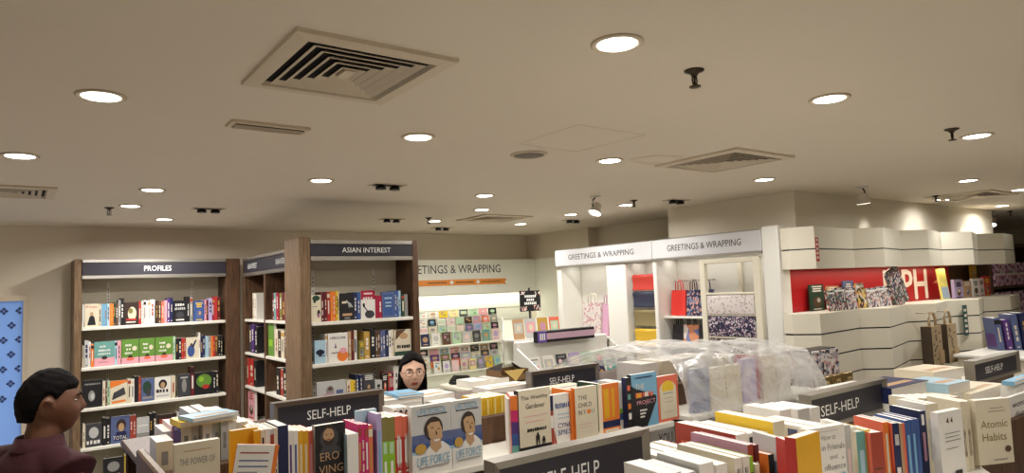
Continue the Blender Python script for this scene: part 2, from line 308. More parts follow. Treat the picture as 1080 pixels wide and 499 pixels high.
# ---------------------------------------------------------------- books
def book_geo(mb_cover, mb_pages, t, h, d, cover, spine, back=None, hard=False):
    c = .0018; p = .003 if hard else 0
    mb_cover.box((0, 0, 0), (t, c, h), spine); mb_cover.box((0, c, 0), (c, d, h), back or cover); mb_cover.box((t - c, c, 0), (t, d, h), cover)
    mb_pages.box((c, c, p + .0005), (t - c, d - .001 - p, h - p - .0008), PAGES)
def decorate(mb, t, h, d, prints, face):
    e = .0006
    if face == 'front': o, u, v = (t + e, 0, 0), (0, d, 0), (0, 0, h)
    elif face == 'back': o, u, v = (-e, d, 0), (0, -d, 0), (0, 0, h)
    else: o, u, v = (0, -e, 0), (t, 0, 0), (0, 0, h)
    lift = Vector((e * .5, 0, 0)) if face == 'front' else Vector((-e * .5, 0, 0)) if face == 'back' else Vector((0, -e * .5, 0))
    o = Vector(o)
    for i, pr in enumerate(prints):
        k, a, col = pr[0], pr[1], pr[2]; m_ = C(col) if isinstance(col, str) else col; oo = o + lift * i
        if k == 'r': mb.p_rect(oo, u, v, a, m_)
        elif k == 'e': mb.p_ell(oo, u, v, a, m_)
        elif k == 'p': mb.p_poly(oo, u, v, a, m_)
        elif k == 't' and pr[3][0] == '~':   # print too small to read: a broken line of ink
            n_ = int(pr[3][1:]); cw = a[2] / n_
            for q in range(n_):
                x_ = a[0] - a[2] / 2 + q * cw; mb.p_rect(oo, u, v, (x_, a[1] - a[3] * random.uniform(.34, .5), x_ + cw * random.uniform(.55, .9), a[1] + a[3] * random.uniform(.34, .5)), m_)
        elif k == 't': mb.p_text(oo, u, v, pr[3], a, m_)
        elif k == 's': mb.p_text(oo, u, v, pr[3], a, m_, turn=True)
def book(loc, t, h, d, cover, spine=None, back=None, rz=0, fronts=(), spines=(), backs=(), label='', parts=True, group=None, hard=False, rot=None, cat='book', name='book'):
    cov, pg = MB(), MB(); sp = spine or cover
    book_geo(cov, pg if parts else cov, t, h, d, C(cover), C(sp), C(back) if back else None, hard)
    decorate(cov, t, h, d, fronts, 'front'); decorate(cov, t, h, d, spines, 'spine'); decorate(cov, t, h, d, backs, 'back')
    if parts:
        e = empty(name, loc, rz, rot); cov.build('cover', e); pg.build('page_block', e)
    else: e = cov.build(name, None, loc, rz, rot)
    return tag(e, label, cat, group)
LIGHTS = ('white', 'cream', 'pale grey', 'pale blue', 'pale pink', 'pale green', 'pale yellow', 'sky blue', 'yellow', 'pink', 'lilac')
def spine_print(col, t):
    ink = random.choice(['black', 'navy', 'brick red', 'dark grey']) if col in LIGHTS else random.choice(['white', 'cream', 'gold', 'white'])
    k = random.random(); a = random.uniform(.26, .4); z1 = random.uniform(.72, .92); z0 = random.uniform(.2, .45)
    if k < .12: return []
    if k < .3: return [('r', (0, .8, 1, .93), random.choice(['cream', 'black', 'brick red', 'gold'])), ('r', (a, .25, 1 - a, .7), ink)]
    n = random.choice((2, 3, 3, 4)); st = (z1 - z0) / n
    return [('r', (a, z0 + st * i, 1 - a, z0 + st * (i + random.uniform(.62, .88))), ink) for i in range(n)] + ([('r', (.3, .06, .7, .1), ink)] if k < .7 else [])
def cover_print(col):
    ink = random.choice(['black', 'brick red', 'navy', 'dark green']) if col in LIGHTS else random.choice(['white', 'cream', 'yellow'])
    alt = random.choice(['grey', 'tan', 'teal', 'coral', 'slate blue', 'brown'])
    z0 = random.uniform(.62, .74)
    out = [('e', (.5, .33, random.uniform(.18, .34), random.uniform(.14, .22)), alt), ('e', (random.uniform(.4, .6), .4, .12, .09), random.choice(['tan', 'cream', 'dark grey', 'pale grey']))]
    for k in range(3): w_ = random.uniform(.2, .38); out.append(('r', (.5 - w_, z0 + k * .085, .5 + w_, z0 + .05 + k * .085), ink))
    return out + [('r', (.2, .05, .8, .09), ink)]
def row(kind, fixed, z, org, s, items, where, group, depth=.2, zp=.1):
    """kind 'y': shelf facing the aisle along x at y=fixed; kind 'x': shelf along y at x=fixed"""
    cnt = 0
    for it in items:
        a, b, col, typ, h = it[:5]; pr = it[5] if len(it) > 5 else None
        pa, pb = org + a / s, org + b / s; cnt += 1
        o_ = ORD[cnt - 1]; size = 'tall ' if h > .235 else 'low ' if h < .17 else ''
        if typ == 'F': lab = f'{size}{col} book face out, {o_} from left, {where}'
        else: lab = f'{size}{col} book spine, {o_} from left, {where}'
        if kind == 'y':
            x0, x1 = X(pa, fixed, z + zp), X(pb, fixed, z + zp)
            if typ == 'F':
                w_ = x1 - x0 - .002
                book((x0 + .001, fixed + .028, z + .001), .024, h, w_, col, fronts=pr or cover_print(col), rz=-math.pi / 2, label=lab, group=group, parts=False, rot=(-.05 * 0, 0, -math.pi / 2))
            else:
                t = max(.006, x1 - x0 - .0012); tilt = it[6] if len(it) > 6 else 0
                book((x0, fixed + random.uniform(0, .015), z + .001), t, h, random.uniform(.125, .15), col, spines=pr if pr is not None else spine_print(col, t), label=lab, group=group, parts=False, rot=(0, tilt, 0))
        else:
            y0, y1 = Y(pa, fixed, z + zp), Y(pb, fixed, z + zp)
            if typ == 'F':
                book((fixed + .03, y0 - .001, z + .001), .024, h, y0 - y1 - .002, col, fronts=pr or cover_print(col), label=lab, group=group, parts=False, rot=(0, 0, math.pi))
            else:
                t = max(.006, y0 - y1 - .0012)
                book((fixed + random.uniform(0, .01), y0, z + .001), t, h, random.uniform(.125, .15), col, spines=pr if pr is not None else spine_print(col, t), label=lab, group=group, parts=False, rot=(0, 0, -math.pi / 2))
# ---------------------------------------------------------------- bookcases
def signbox(parent, p0, u, width, z0, z1, text, tw, th, nrm, tc=.5, name='header_sign'):
    """charcoal sign between two steel strips; p0 left end on the face, u unit vector to the right, nrm outward normal"""
    p0, u, n = Vector(p0), Vector(u), Vector(nrm); s_ = .032
    def slab(mb, za, zb, out, deep, m):
        a = p0 + n * out; b = p0 + u * width - n * deep; lo = [min(a[i], b[i]) for i in range(2)]; hi = [max(a[i], b[i]) for i in range(2)]
        mb.bbox((lo[0], lo[1], za), (hi[0], hi[1], zb), m, .004)
    b = MB(); slab(b, z0 + s_, z1 - s_, .004, .03, m_sign); h = b.build(name, parent)
    b = MB(); slab(b, z1 - s_, z1, .012, .03, m_chrome); slab(b, z0, z0 + s_, .012, .03, m_chrome); b.build('steel_strip', h)
    for k, c_ in enumerate(tc if isinstance(tc, (list, tuple)) else [tc]):
        b = MB(); H = z1 - z0 - 2 * s_
        b.p_text(p0 + n * .0055 + Vector((0, 0, z0 + s_)), u * width, Vector((0, 0, H)), text, (c_, .5, tw, th), m_letter); b.build('sign_lettering', h)
    return h
WZ = 2.30
# PROFILES case, standing against the back wall
bc = tag(empty('bookcase', (0, 0, 0)), 'dark walnut wall bookcase with white shelves under the PROFILES sign', 'bookcase')
MB().bbox((.41, 7.0, 0), (.47, 7.355, WZ), m_wood2).build('side_panel', bc)
MB().bbox((1.665, 7.0, 0), (1.80, 7.355, WZ), m_wood).build('side_panel', bc)
b = MB().box((.47, 7.31, .06), (1.665, 7.345, 2.26), m_backp)
for x in (.70, 1.42):
    b.box((x - .012, 7.304, .1), (x + .012, 7.31, 2.1), m_shelf)
    for k in range(60): b.box((x - .003, 7.302, .14 + k * .032), (x + .003, 7.304, .155 + k * .032), m_dark)
b.build('back_panel', bc)
MB().box((.47, 7.02, 2.26), (1.665, 7.31, 2.295), m_wood).build('top_panel', bc); MB().box((.47, 7.03, 0), (1.665, 7.3, .09), m_wood).build('plinth', bc)
for z in (1.70, 1.35, 1.00, .66, .32): MB().bbox((.472, 7.0, z - .028), (1.662, 7.305, z), m_shelf, .004).build('shelf', bc)
signbox(bc, (.47, 7.0, 0), (1, 0, 0), 1.195, 2.125, WZ, 'PROFILES', .19, .44, (0, -1, 0))
W1 = '%s shelf of PROFILES bookcase'; kl = [('t', (.5, .86, .8, .14), 'red', 'Klopp'), ('e', (.5, .55, .13, .1), 'tan'), ('p', [(.2, .08), (.8, .08), (.7, .42), (.55, .5), (.35, .45)], 'black')]
row('y', 7.03, 1.70, 70, 3.563, [(60, 66, 'white', 'S', .2), (68, 122, 'cream', 'F', .205, kl), (123, 132, 'cream', 'S', .2), (133, 143, 'sky blue', 'S', .2), (143, 153, 'sky blue', 'S', .2), (153, 163, 'pale blue', 'S', .2), (163, 178, 'orange', 'S', .2), (178, 186, 'dark green', 'S', .21), (186, 195, 'brown', 'S', .2), (195, 205, 'grey', 'S', .23), (205, 217, 'black', 'S', .245),
 (217, 272, 'dark brown', 'F', .205, [('e', (.55, .5, .3, .3), 'cream'), ('e', (.45, .62, .16, .12), 'olive'), ('r', (.15, .2, .85, .28), 'red'), ('r', (.15, .1, .8, .15), 'white')]), (272, 281, 'red', 'S', .21), (283, 291, 'white', 'S', .215), (291, 300, 'white', 'S', .22), (300, 308, 'pale pink', 'S', .215), (308, 316, 'white', 'S', .215), (316, 333, 'white', 'S', .225), (335, 346, 'dark brown', 'S', .21), (346, 358, 'brown', 'S', .205), (358, 369, 'coral', 'S', .2), (369, 380, 'pink', 'S', .21), (380, 391, 'purple', 'S', .23), (391, 402, 'navy', 'S', .235),
 (402, 453, 'black', 'F', .205, [('t', (.5, .8, .7, .12), 'white', '~4'), ('t', (.5, .62, .8, .12), 'pale grey', '~6'), ('e', (.5, .33, .3, .16), 'dark grey'), ('r', (.2, .08, .8, .14), 'white')]), (453, 465, 'black', 'S', .24), (465, 476, 'grey', 'S', .235), (479, 519, 'blue', 'F', .195), (519, 527, 'pink', 'S', .2), (527, 535, 'maroon', 'S', .2), (535, 548, 'lilac', 'S', .215), (548, 557, 'crimson', 'S', .215), (557, 568, 'red', 'S', .23), (568, 579, 'maroon', 'S', .225)], W1 % 'top', 'books on the PROFILES top shelf')
gp = [('r', (0, 0, 1, .26), 'pink'), ('t', (.4, .76, .35, .09), 'white', '~4'), ('t', (.42, .6, .3, .09), 'white', '~2'), ('t', (.42, .44, .45, .08), 'white', '~6'), ('e', (.75, .62, .14, .1), 'cream'), ('e', (.5, .28, .13, .07), 'dark brown'), ('e', (.5, .2, .22, .06), 'coral')]
tp = [('r', (0, 0, 1, .34), 'pink'), ('t', (.42, .8, .3, .09), 'white', '~4'), ('t', (.5, .64, .6, .09), 'white', '~9'), ('t', (.5, .5, .62, .08), 'white', '~7'), ('e', (.5, .34, .14, .07), 'dark brown'), ('r', (.2, .14, .7, .18), 'mauve')]
row('y', 7.03, 1.35, 70, 3.563, [(60, 68, 'cream', 'S', .19), (68, 84, 'pale grey', 'S', .235), (84, 93, 'white', 'S', .22), (93, 104, 'orange', 'S', .2), (104, 182, 'teal', 'F', .215, tp), (182, 192, 'pale blue', 'S', .215), (192, 206, 'pink', 'S', .215), (207, 273, 'green', 'F', .22, gp), (275, 333, 'green', 'F', .22, gp), (335, 400, 'green', 'F', .22, gp), (402, 411, 'pale green', 'S', .22), (411, 422, 'black', 'S', .2), (422, 433, 'black', 'S', .2), (433, 442, 'red', 'S', .2), (442, 450, 'brick red', 'S', .2), (450, 497, 'cream', 'F', .2, [('e', (.4, .36, .3, .28), 'blue'), ('p', [(.6, .5), (.85, .85), (.75, .88), (.45, .55)], 'navy'), ('e', (.42, .66, .1, .07), 'brown')]), (497, 504, 'white', 'S', .24), (505, 513, 'navy', 'S', .21), (513, 521, 'navy', 'S', .21), (521, 535, 'pale blue', 'S', .2), (535, 545, 'grey', 'S', .2), (545, 552, 'orange', 'S', .2), (552, 560, 'red', 'S', .2), (560, 570, 'brown', 'S', .2), (570, 580, 'black', 'S', .2), (580, 589, 'black', 'S', .2)], W1 % 'second', 'books on the PROFILES second shelf')
row('y', 7.03, 1.00, 70, 3.868, [(66, 148, 'black', 'F', .235, [('t', (.5, .86, .8, .07), 'grey', '~12'), ('e', (.45, .42, .17, .2), 'grey'), ('e', (.5, .4, .1, .12), 'pale grey')]), (148, 160, 'cream', 'S', .215), (160, 168, 'brown', 'S', .21), (168, 178, 'pale green', 'S', .215), (178, 250, 'cream', 'F', .21, [('p', [(0, .7), (1, .92), (1, 1), (0, 1)], 'orange'), ('p', [(.1, .2), (.9, .4), (.8, .7), (.2, .5)], 'dark grey'), ('p', [(.1, .05), (.9, .1), (.9, .18), (.1, .14)], 'orange')]), (250, 264, 'cream', 'S', .215), (264, 278, 'white', 'S', .21), (278, 295, 'black', 'S', .23), (295, 306, 'brick red', 'S', .225), (306, 358, 'slate blue', 'F', .205, [('e', (.45, .6, .35, .28), 'dark green'), ('e', (.55, .4, .2, .2), 'dark grey'), ('r', (.1, .1, .9, .2), 'grey')]), (360, 427, 'white', 'F', .205, [('e', (.5, .68, .26, .2), 'black'), ('e', (.5, .64, .14, .13), 'tan'), ('t', (.5, .38, .8, .16), 'black', '~4'), ('r', (.1, .12, .9, .2), 'pale grey')]), (428, 445, 'cream', 'S', .205), (456, 506, 'dark grey', 'F', .21, [('e', (.5, .5, .2, .3), 'grey'), ('r', (.2, .82, .8, .88), 'pale grey')]), (508, 523, 'maroon', 'S', .27), (524, 599, 'black', 'F', .21, [('e', (.5, .62, .42, .3), 'green'), ('e', (.35, .7, .14, .12), 'lime green'), ('e', (.6, .35, .2, .1), 'red')]), (600, 610, 'black', 'S', .205), (610, 622, 'black', 'S', .205)], W1 % 'third', 'books on the PROFILES third shelf')
row('y', 7.03, .66, 70, 3.868, [(66, 78, 'cream', 'S', .2), (78, 145, 'dark grey', 'F', .2, [('e', (.5, .6, .3, .24), 'pale grey'), ('t', (.5, .2, .86, .18), 'white', '~4')]), (148, 164, 'black', 'S', .235), (164, 180, 'black', 'S', .225), (181, 259, 'slate blue', 'F', .235, [('e', (.55, .66, .26, .22), 'dark brown'), ('e', (.55, .58, .16, .16), 'tan'), ('p', [(.15, .1), (.9, .1), (.8, .42), (.3, .42)], 'navy'), ('t', (.5, .2, .75, .14), 'white', 'TOTAL')]), (260, 272, 'brick red', 'S', .225), (272, 286, 'brick red', 'S', .225), (287, 339, 'pale grey', 'F', .2, [('r', (0, 0, 1, .3), 'grey'), ('r', (.1, .6, .9, .66), 'white')]), (340, 354, 'black', 'S', .22), (354, 369, 'black', 'S', .225), (372, 450, 'dark brown', 'F', .2, [('r', (.1, .6, .9, .8), 'brick red'), ('r', (.1, .3, .9, .4), 'white')]), (452, 466, 'white', 'S', .2), (466, 480, 'black', 'S', .21)], W1 % 'fourth', 'books on the PROFILES fourth shelf')
row('y', 7.03, .32, 70, 3.868, [(150, 234, 'black', 'F', .22, [('e', (.5, .65, .3, .2), 'grey'), ('t', (.5, .3, .8, .15), 'white', '~4')]), (238, 249, 'yellow', 'S', .22), (249, 270, 'olive', 'S', .22), (271, 335, 'maroon', 'F', .225, [('t', (.5, .82, .84, .13), 'cream', 'LEGAL'), ('t', (.6, .62, .5, .13), 'cream', 'RED')]), (338, 352, 'navy', 'S', .21)], W1 % 'fifth', 'books on the PROFILES fifth shelf')
# ASIAN INTEREST aisle end
ac = tag(empty('bookcase'), 'dark walnut aisle-end bookcase facing forward under the large ASIAN INTEREST sign', 'bookcase')
MB().bbox((1.63, 4.77, 0), (1.715, 5.10, 2.325), m_wood2).build('side_panel', ac); MB().bbox((2.535, 4.77, 0), (2.59, 5.10, 2.31), m_wood).build('side_panel', ac)
b = MB().box((1.715, 5.06, .06), (2.535, 5.09, 2.28), m_backp)
for x in (1.83, 2.33):
    b.box((x - .01, 5.054, .1), (x + .01, 5.06, 2.1), m_shelf)
    for k in range(60): b.box((x - .003, 5.052, .14 + k * .032), (x + .003, 5.054, .155 + k * .032), m_dark)
b.build('back_panel', ac); MB().box((1.715, 4.79, 2.25), (2.535, 5.06, 2.29), m_wood).build('top_panel', ac); MB().box((1.715, 4.8, 0), (2.535, 5.05, .1), m_wood).build('plinth', ac)
for z in (1.71, 1.41, 1.14, .82, .46): MB().bbox((1.717, 4.77, z - .026), (2.533, 5.05, z), m_shelf, .004).build('shelf', ac)
signbox(ac, (1.715, 4.77, 0), (1, 0, 0), .82, 2.155, 2.31, 'ASIAN INTEREST', .48, .42, (0, -1, 0), .53)
W2 = '%s shelf of aisle-end ASIAN INTEREST bookcase'
row('y', 4.80, 1.71, 320, 8.317, [(70, 158, 'cream', 'F', .195, [('e', (.5, .88, .4, .1), 'dark green'), ('e', (.75, .3, .17, .15), 'black'), ('e', (.8, .24, .1, .08), 'mauve'), ('r', (.1, .55, .6, .58), 'grey'), ('e', (.35, .8, .16, .1), 'dark green')]), (160, 186, 'maroon', 'S', .215), (186, 214, 'maroon', 'S', .215), (215, 240, 'red', 'S', .215), (240, 264, 'orange', 'S', .215), (264, 288, 'orange', 'S', .215), (288, 305, 'yellow', 'S', .22), (305, 322, 'cream', 'S', .215), (325, 445, 'black', 'F', .2, [('e', (.7, .55, .13, .1), 'grey'), ('p', [(.4, .7), (.9, .45), (.92, .5), (.45, .75)], 'pale grey'), ('r', (.12, .62, .45, .7), 'cream'), ('r', (.15, .16, .85, .25), 'tan'), ('r', (.3, .05, .7, .1), 'grey')]), (446, 476, 'navy', 'S', .205), (476, 505, 'blue', 'S', .205), (506, 632, 'white', 'F', .215, [('r', (0, .68, 1, 1), 'crimson'), ('t', (.5, .72, .7, .09), 'white', '~4'), ('r', (.2, .86, .8, .92), 'pale pink'), ('e', (.6, .16, .34, .14), 'dark grey'), ('p', [(.1, .5), (.5, .2), (.54, .23), (.14, .54)], 'black'), ('e', (.2, .48, .07, .08), 'black')]), (635, 662, 'crimson', 'S', .175), (662, 690, 'crimson', 'S', .17), (692, 800, 'slate blue', 'F', .2, [('r', (.1, .1, .9, .9), 'blue'), ('t', (.5, .75, .6, .08), 'pale blue', '~5'), ('r', (.25, .55, .75, .6), 'pale blue'), ('r', (.25, .42, .75, .47), 'pale blue')]), (801, 822, 'blue', 'S', .205), (822, 843, 'blue', 'S', .205), (843, 862, 'pale blue', 'S', .205), (866, 892, 'dark green', 'S', .175), (892, 924, 'grey', 'S', .175)], W2 % 'top', 'books on the aisle-end top shelf')
row('y', 4.80, 1.41, 320, 5.54, [(66, 132, 'pale blue', 'F', .165, [('e', (.5, .48, .4, .12), 'navy'), ('e', (.5, .46, .16, .16), 'black'), ('r', (.3, .3, .95, .34), 'navy')]), (133, 145, 'white', 'S', .21), (146, 262, 'white', 'F', .21, [('t', (.5, .83, .8, .1), 'grey', '~9'), ('p', [(.32, .48), (.42, .48), (.36, .66)], 'navy'), ('e', (.72, .2, .28, .2), 'orange'), ('e', (.75, .38, .18, .1), 'pink'), ('r', (.15, .3, .5, .34), 'grey')]), (265, 282, 'tan', 'S', .215), (282, 300, 'maroon', 'S', .22), (300, 318, 'white', 'S', .22), (325, 360, 'olive', 'F', .14), (361, 394, 'gold', 'S', .205), (394, 424, 'black', 'S', .22), (425, 438, 'brown', 'S', .2), (438, 452, 'brown', 'S', .2), (452, 466, 'slate blue', 'S', .2), (466, 482, 'slate blue', 'S', .205), (482, 500, 'navy', 'S', .205), (500, 516, 'white', 'S', .2), (516, 532, 'cream', 'S', .205), (533, 632, 'cream', 'F', .2, [('p', [(.05, .6), (.7, 1), (.1, 1)], 'brown'), ('e', (.55, .75, .25, .12), 'tan'), ('t', (.55, .34, .8, .14), 'black', '~6'), ('r', (0, 0, 1, .16), 'dark green')])], W2 % 'second', 'books on the aisle-end second shelf')
row('y', 4.80, 1.14, 320, 5.54, [(78, 250, 'pale grey', 'F', .135, [('e', (.45, .5, .14, .26), 'grey'), ('e', (.4, .22, .22, .16), 'mauve'), ('e', (.46, .6, .08, .1), 'brown'), ('r', (.66, .3, .9, .5), 'slate blue')]), (254, 276, 'cream', 'S', .125), (277, 298, 'yellow', 'S', .125), (298, 310, 'yellow', 'S', .12), (311, 330, 'navy', 'S', .16), (330, 350, 'navy', 'S', .155), (351, 417, 'dark grey', 'F', .155), (420, 460, 'pale grey', 'S', .1), (461, 494, 'black', 'F', .145), (496, 507, 'crimson', 'S', .15), (508, 519, 'crimson', 'S', .15), (519, 530, 'crimson', 'S', .15), (532, 565, 'white', 'S', .19)], W2 % 'third', 'books on the aisle-end third shelf')
# aisle side run
sc_ = tag(empty('bookcase'), 'dark walnut bookcase run along the aisle with two small ASIAN INTEREST signs', 'bookcase')
MB().bbox((1.82, 6.93, 0), (2.2, 6.99, 2.30), m_wood).build('side_panel', sc_); MB().bbox((1.82, 6.25, 0), (2.15, 6.29, 2.12), m_wood).build('divider', sc_)
MB().bbox((1.82, 5.11, 0), (2.15, 5.16, 2.30), m_wood).build('side_panel', sc_)
MB().box((2.13, 5.16, .06), (2.16, 6.93, 2.27), m_wood).build('back_panel', sc_); MB().box((1.84, 5.16, 2.26), (2.13, 6.93, 2.295), m_wood).build('top_panel', sc_); MB().box((1.85, 5.16, 0), (2.12, 6.93, .09), m_wood).build('plinth', sc_)
for z in (1.70, 1.38, 1.06, .74, .4):
    for a, c in ((5.162, 6.248), (6.292, 6.928)): MB().bbox((1.82, a, z - .026), (2.125, c, z), m_shelf, .004).build('shelf', sc_)
h = signbox(sc_, (1.82, 6.93, 0), (0, -1, 0), 1.77, 2.115, 2.30, 'ASIAN INTEREST', .17, .4, (-1, 0, 0), (.17, .66))
WS = '%s shelf of aisle-side bookcase'; O2, S2 = 240, 3.565
row('x', 1.84, 1.70, O2, S2, [(92, 99, 'cream', 'S', .25), (99, 106, 'white', 'S', .24), (165, 173, 'maroon', 'S', .24), (173, 182, 'teal', 'S', .24), (182, 192, 'dark red' if 0 else 'crimson', 'S', .24), (192, 202, 'olive', 'S', .235), (202, 212, 'maroon', 'S', .24), (212, 222, 'pink', 'S', .24), (222, 229, 'grey', 'S', .25), (230, 249, 'white', 'F', .33)], WS % 'top', 'books on the aisle-side top shelf')
row('x', 1.84, 1.38, O2, S2, [(80, 90, 'dark grey', 'S', .26), (90, 100, 'purple', 'S', .27), (100, 111, 'black', 'S', .25), (147, 172, 'green', 'F', .29, [('r', (.2, .3, .8, .5), 'lime green')]), (176, 188, 'cream', 'S', .24), (188, 200, 'dark brown', 'S', .23), (200, 212, 'cream', 'S', .23), (212, 224, 'brown', 'S', .23), (224, 236, 'cream', 'S', .225), (236, 248, 'tan', 'S', .23)], WS % 'second', 'books on the aisle-side second shelf')
O3 = 3.59
row('x', 1.84, 1.06, O2, O3, [(68, 82, 'red', 'S', .26), (82, 96, 'red', 'S', .26), (96, 106, 'black', 'S', .25), (183, 196, 'black', 'S', .23), (196, 210, 'brick red', 'S', .22), (210, 222, 'black', 'S', .24), (222, 252, 'pale grey', 'F', .26)], WS % 'third', 'books on the aisle-side third shelf')
row('x', 1.84, .74, O2, O3, [(76, 100, 'pink', 'F', .27)], WS % 'fourth', 'books on the aisle-side fourth shelf')
# ---------------------------------------------------------------- card wall at the back
m_cardw = M('card_wall_panel', (240, 240, 226), .45, var=.01); m_rib = M('ribbon_orange', (236, 150, 66), .5); m_ink = M('sign_ink', (52, 50, 50), .5)
m_slatl = M('slat_line', (176, 174, 156), .6)
cw = tag(empty('card_display_wall'), 'white lit wall display for greeting cards with orange ribbon band', 'display wall')
b = MB().bbox((2.62, 7.19, 1.85), (5.695, 7.355, 2.285), m_cardw, .006); fa = b.build('fascia', cw)
b = MB(); b.p_text((3.9, 7.1885, 2.10), (1.3, 0, 0), (0, 0, .13), 'GREETINGS & WRAPPING', (.37, .5, 1.12, .8), m_ink); b.build('fascia_lettering', fa)
b = MB(); b.prism([(3.4, 1.965), (5.16, 1.965), (5.2, 1.95), (5.17, 1.985), (5.2, 2.03), (5.16, 2.035), (3.4, 2.035)], 7.184, 7.1885, m_rib, 'y')
for x0, x1 in ((4.02, 4.3), (4.42, 4.7), (4.8, 5.12)):
    n = int((x1 - x0) / .018)
    for k in range(n): b.box((x0 + k * .018, 7.1832, 1.992), (x0 + k * .018 + .012, 7.184, 2.008), m_ink)
for x in (4.36, 4.75): b.p_ell((x, 7.1835, 2.0), (.025, 0, 0), (0, 0, .025), (0, 0, 1, 1), m_letter)
b.build('ribbon', fa)
b = MB().box((2.62, 7.32, .5), (5.695, 7.355, 1.85), m_cardw)
for z in (1.66, 1.50, 1.34, 1.18, 1.02, .86): b.box((2.62, 7.316, z - .004), (5.69, 7.32, z), m_slatl)
b.build('slat_panel', cw)
for z, dp in ((1.235, .12), (.90, .12)): MB().bbox((2.62, 7.32 - dp, z - .02), (5.2, 7.32, z), m_cardw, .004).build('ledge', cw)
MB().bbox((2.62, 6.92, 0), (5.6, 7.32, .72), m_white, .01).build('base_cabinet', cw)
alight('card_wall_cove', (4.3, 7.26, 1.845), 2.6, .06, COVE_W, (1, .97, .80))
MB().box((5.68, 6.44, 0), (5.699, 7.19, 2.285), m_cardw).build('trim_2')['kind'] = 'structure'
CC = ['white', 'cream', 'pale green', 'pale pink', 'pale grey', 'pale blue', 'lilac', 'white', 'cream', 'pink', 'pale yellow', 'white', 'dark grey', 'teal', 'pale green', 'navy']
def card(x, y, z, w_, h_, col, label, group, rz=0, lean=.16):
    b = MB(); al = random.choice(['tan', 'pale grey', 'pink', 'pale green', 'lilac', 'mauve', 'cream', 'sky blue', 'pale pink', 'grey']); t = .004
    b.box((-w_ / 2, 0, 0), (w_ / 2, t * .4, h_), C(col)); b.box((-w_ / 2 + .001, t * .4, .001), (w_ / 2 - .001, t, h_ - .001), PAGES)
    o, u, v = (-w_ / 2, -.0006, 0), (w_, 0, 0), (0, 0, h_); k = random.random()
    if k < .4: b.p_ell(o, u, v, (.5, .55, .3, .22), C(al)); b.p_rect((o[0], -.0011, 0), u, v, (.25, .12, .75, .2), C(al))
    elif k < .7: b.p_rect(o, u, v, (.12, .3, .88, .8), C(al)); b.p_ell((o[0], -.0011, 0), u, v, (.5, .55, .2, .16), C('cream'))
    else: b.p_ell(o, u, v, (.35, .6, .16, .12), C(al)); b.p_ell(o, u, v, (.65, .4, .16, .12), C(random.choice(['pink', 'green', 'gold', 'grey']))); b.p_rect(o, u, v, (.2, .8, .8, .88), C('grey'))
    return tag(b.build('greeting_card', None, (x, y, z), 0, (-lean, 0, rz)), label, 'greeting card', group)
# rows: z of the card bottom, height, y, width
ci = 0
RW = [(1.57, .085, 7.31, 'top'), (1.475, .085, 7.295, 'second'), (1.385, .085, 7.28, 'third'), (1.237, .15, 7.25, 'fourth, taller'), (1.11, .085, 7.31, 'fifth'), (1.035, .085, 7.295, 'sixth'), (.965, .085, 7.28, 'seventh'), (.902, .14, 7.25, 'eighth, lowest')]
spec = {0: ['white', 'white', 'yellow', 'pale yellow', 'dark grey', 'pale green', 'pink', 'black'], 1: ['white', 'black', 'white', 'pale pink', 'pale green', 'dark brown', 'mauve', 'coral', 'grey'], 2: ['white', 'cream', 'pale green', 'white', 'cream', 'slate blue', 'lilac', 'pale green', 'black'], 3: ['navy', 'white', 'brown', 'pale green', 'pale grey', 'dark grey', 'teal', 'pale pink'], 4: ['black', 'pink', 'pale blue', 'pink', 'pale pink', 'black', 'tan', 'black'], 5: ['white', 'purple', 'olive', 'dark grey', 'lilac', 'cream', 'dark grey', 'pale grey'], 6: ['cream', 'orange', 'dark green', 'coral', 'pale pink', 'pale blue', 'lilac', 'pale grey'], 7: ['white', 'white', 'pale pink', 'cream', 'pale yellow', 'grey', 'yellow', 'pale green']}
for ri, (z, h_, y, nm) in enumerate(RW):
    cols = spec[ri]; n = len(cols); x0 = 3.93 if ri != 7 else 4.1; x1 = 5.12
    st = (x1 - x0) / n
    for k, c in enumerate(cols):
        w_ = st * (.84 if h_ < .1 else .80)
        card(x0 + st * (k + .5), y - random.uniform(0, .004), z, w_, h_ * random.uniform(.94, 1.05), c, f'{c} greeting card, {ORD[k]} from left, {nm} row of the card wall', 'greeting cards on the lit wall', 0, .12)
# ---------------------------------------------------------------- card spinner with black square sign
sx, sy = 4.26, 5.5
sp = tag(empty('card_spinner', (sx, sy, 0)), 'card spinner stand with a square black sign on its pole', 'card stand')
MB().lathe([(.24, 0), (.24, .02), (.05, .05)], (0, 0, 0), m_chrome, 28).build('base', sp)
MB().tube([(0, 0, .04), (0, 0, 1.9)], .012, m_black, 10).build('pole', sp)
b = MB().bbox((-.135, -.02, 1.66), (.135, -.008, 1.87), m_black, .005)
fl = pattern('flower_sign_edge', [(24, 24, 26), (24, 24, 26), (210, 150, 150), (220, 214, 200)], 60)
for a in ((-.128, 1.668, -.05, 1.71), (.04, 1.668, .128, 1.72), (-.128, 1.83, -.07, 1.862), (.06, 1.82, .128, 1.862)): b.box((a[0], -.0212, a[1]), (a[2], -.02, a[3]), fl)
for k, (wd, t_) in enumerate(((.15, '~6'), (.1, '~4'), (.16, '~7'))):
    n = int(t_[1:]); cwid = wd / n
    for q in range(n): b.box((-wd / 2 + q * cwid, -.0218, 1.80 - k * .036), (-wd / 2 + q * cwid + cwid * .7, -.0205, 1.824 - k * .036), m_letter)
b.build('sign_board', sp)
b = MB()
for z in (.95, 1.17, 1.39): b.box((-.32, -.15, z - .008), (.32, .09, z), m_white); b.box((-.32, .06, z), (.32, .066, z + .19), m_cardw)
for x in (-.31, .31): b.tube([(x, .06, .3), (x, .06, 1.62)], .006, m_chrome, 8)
b.build('rack', sp)
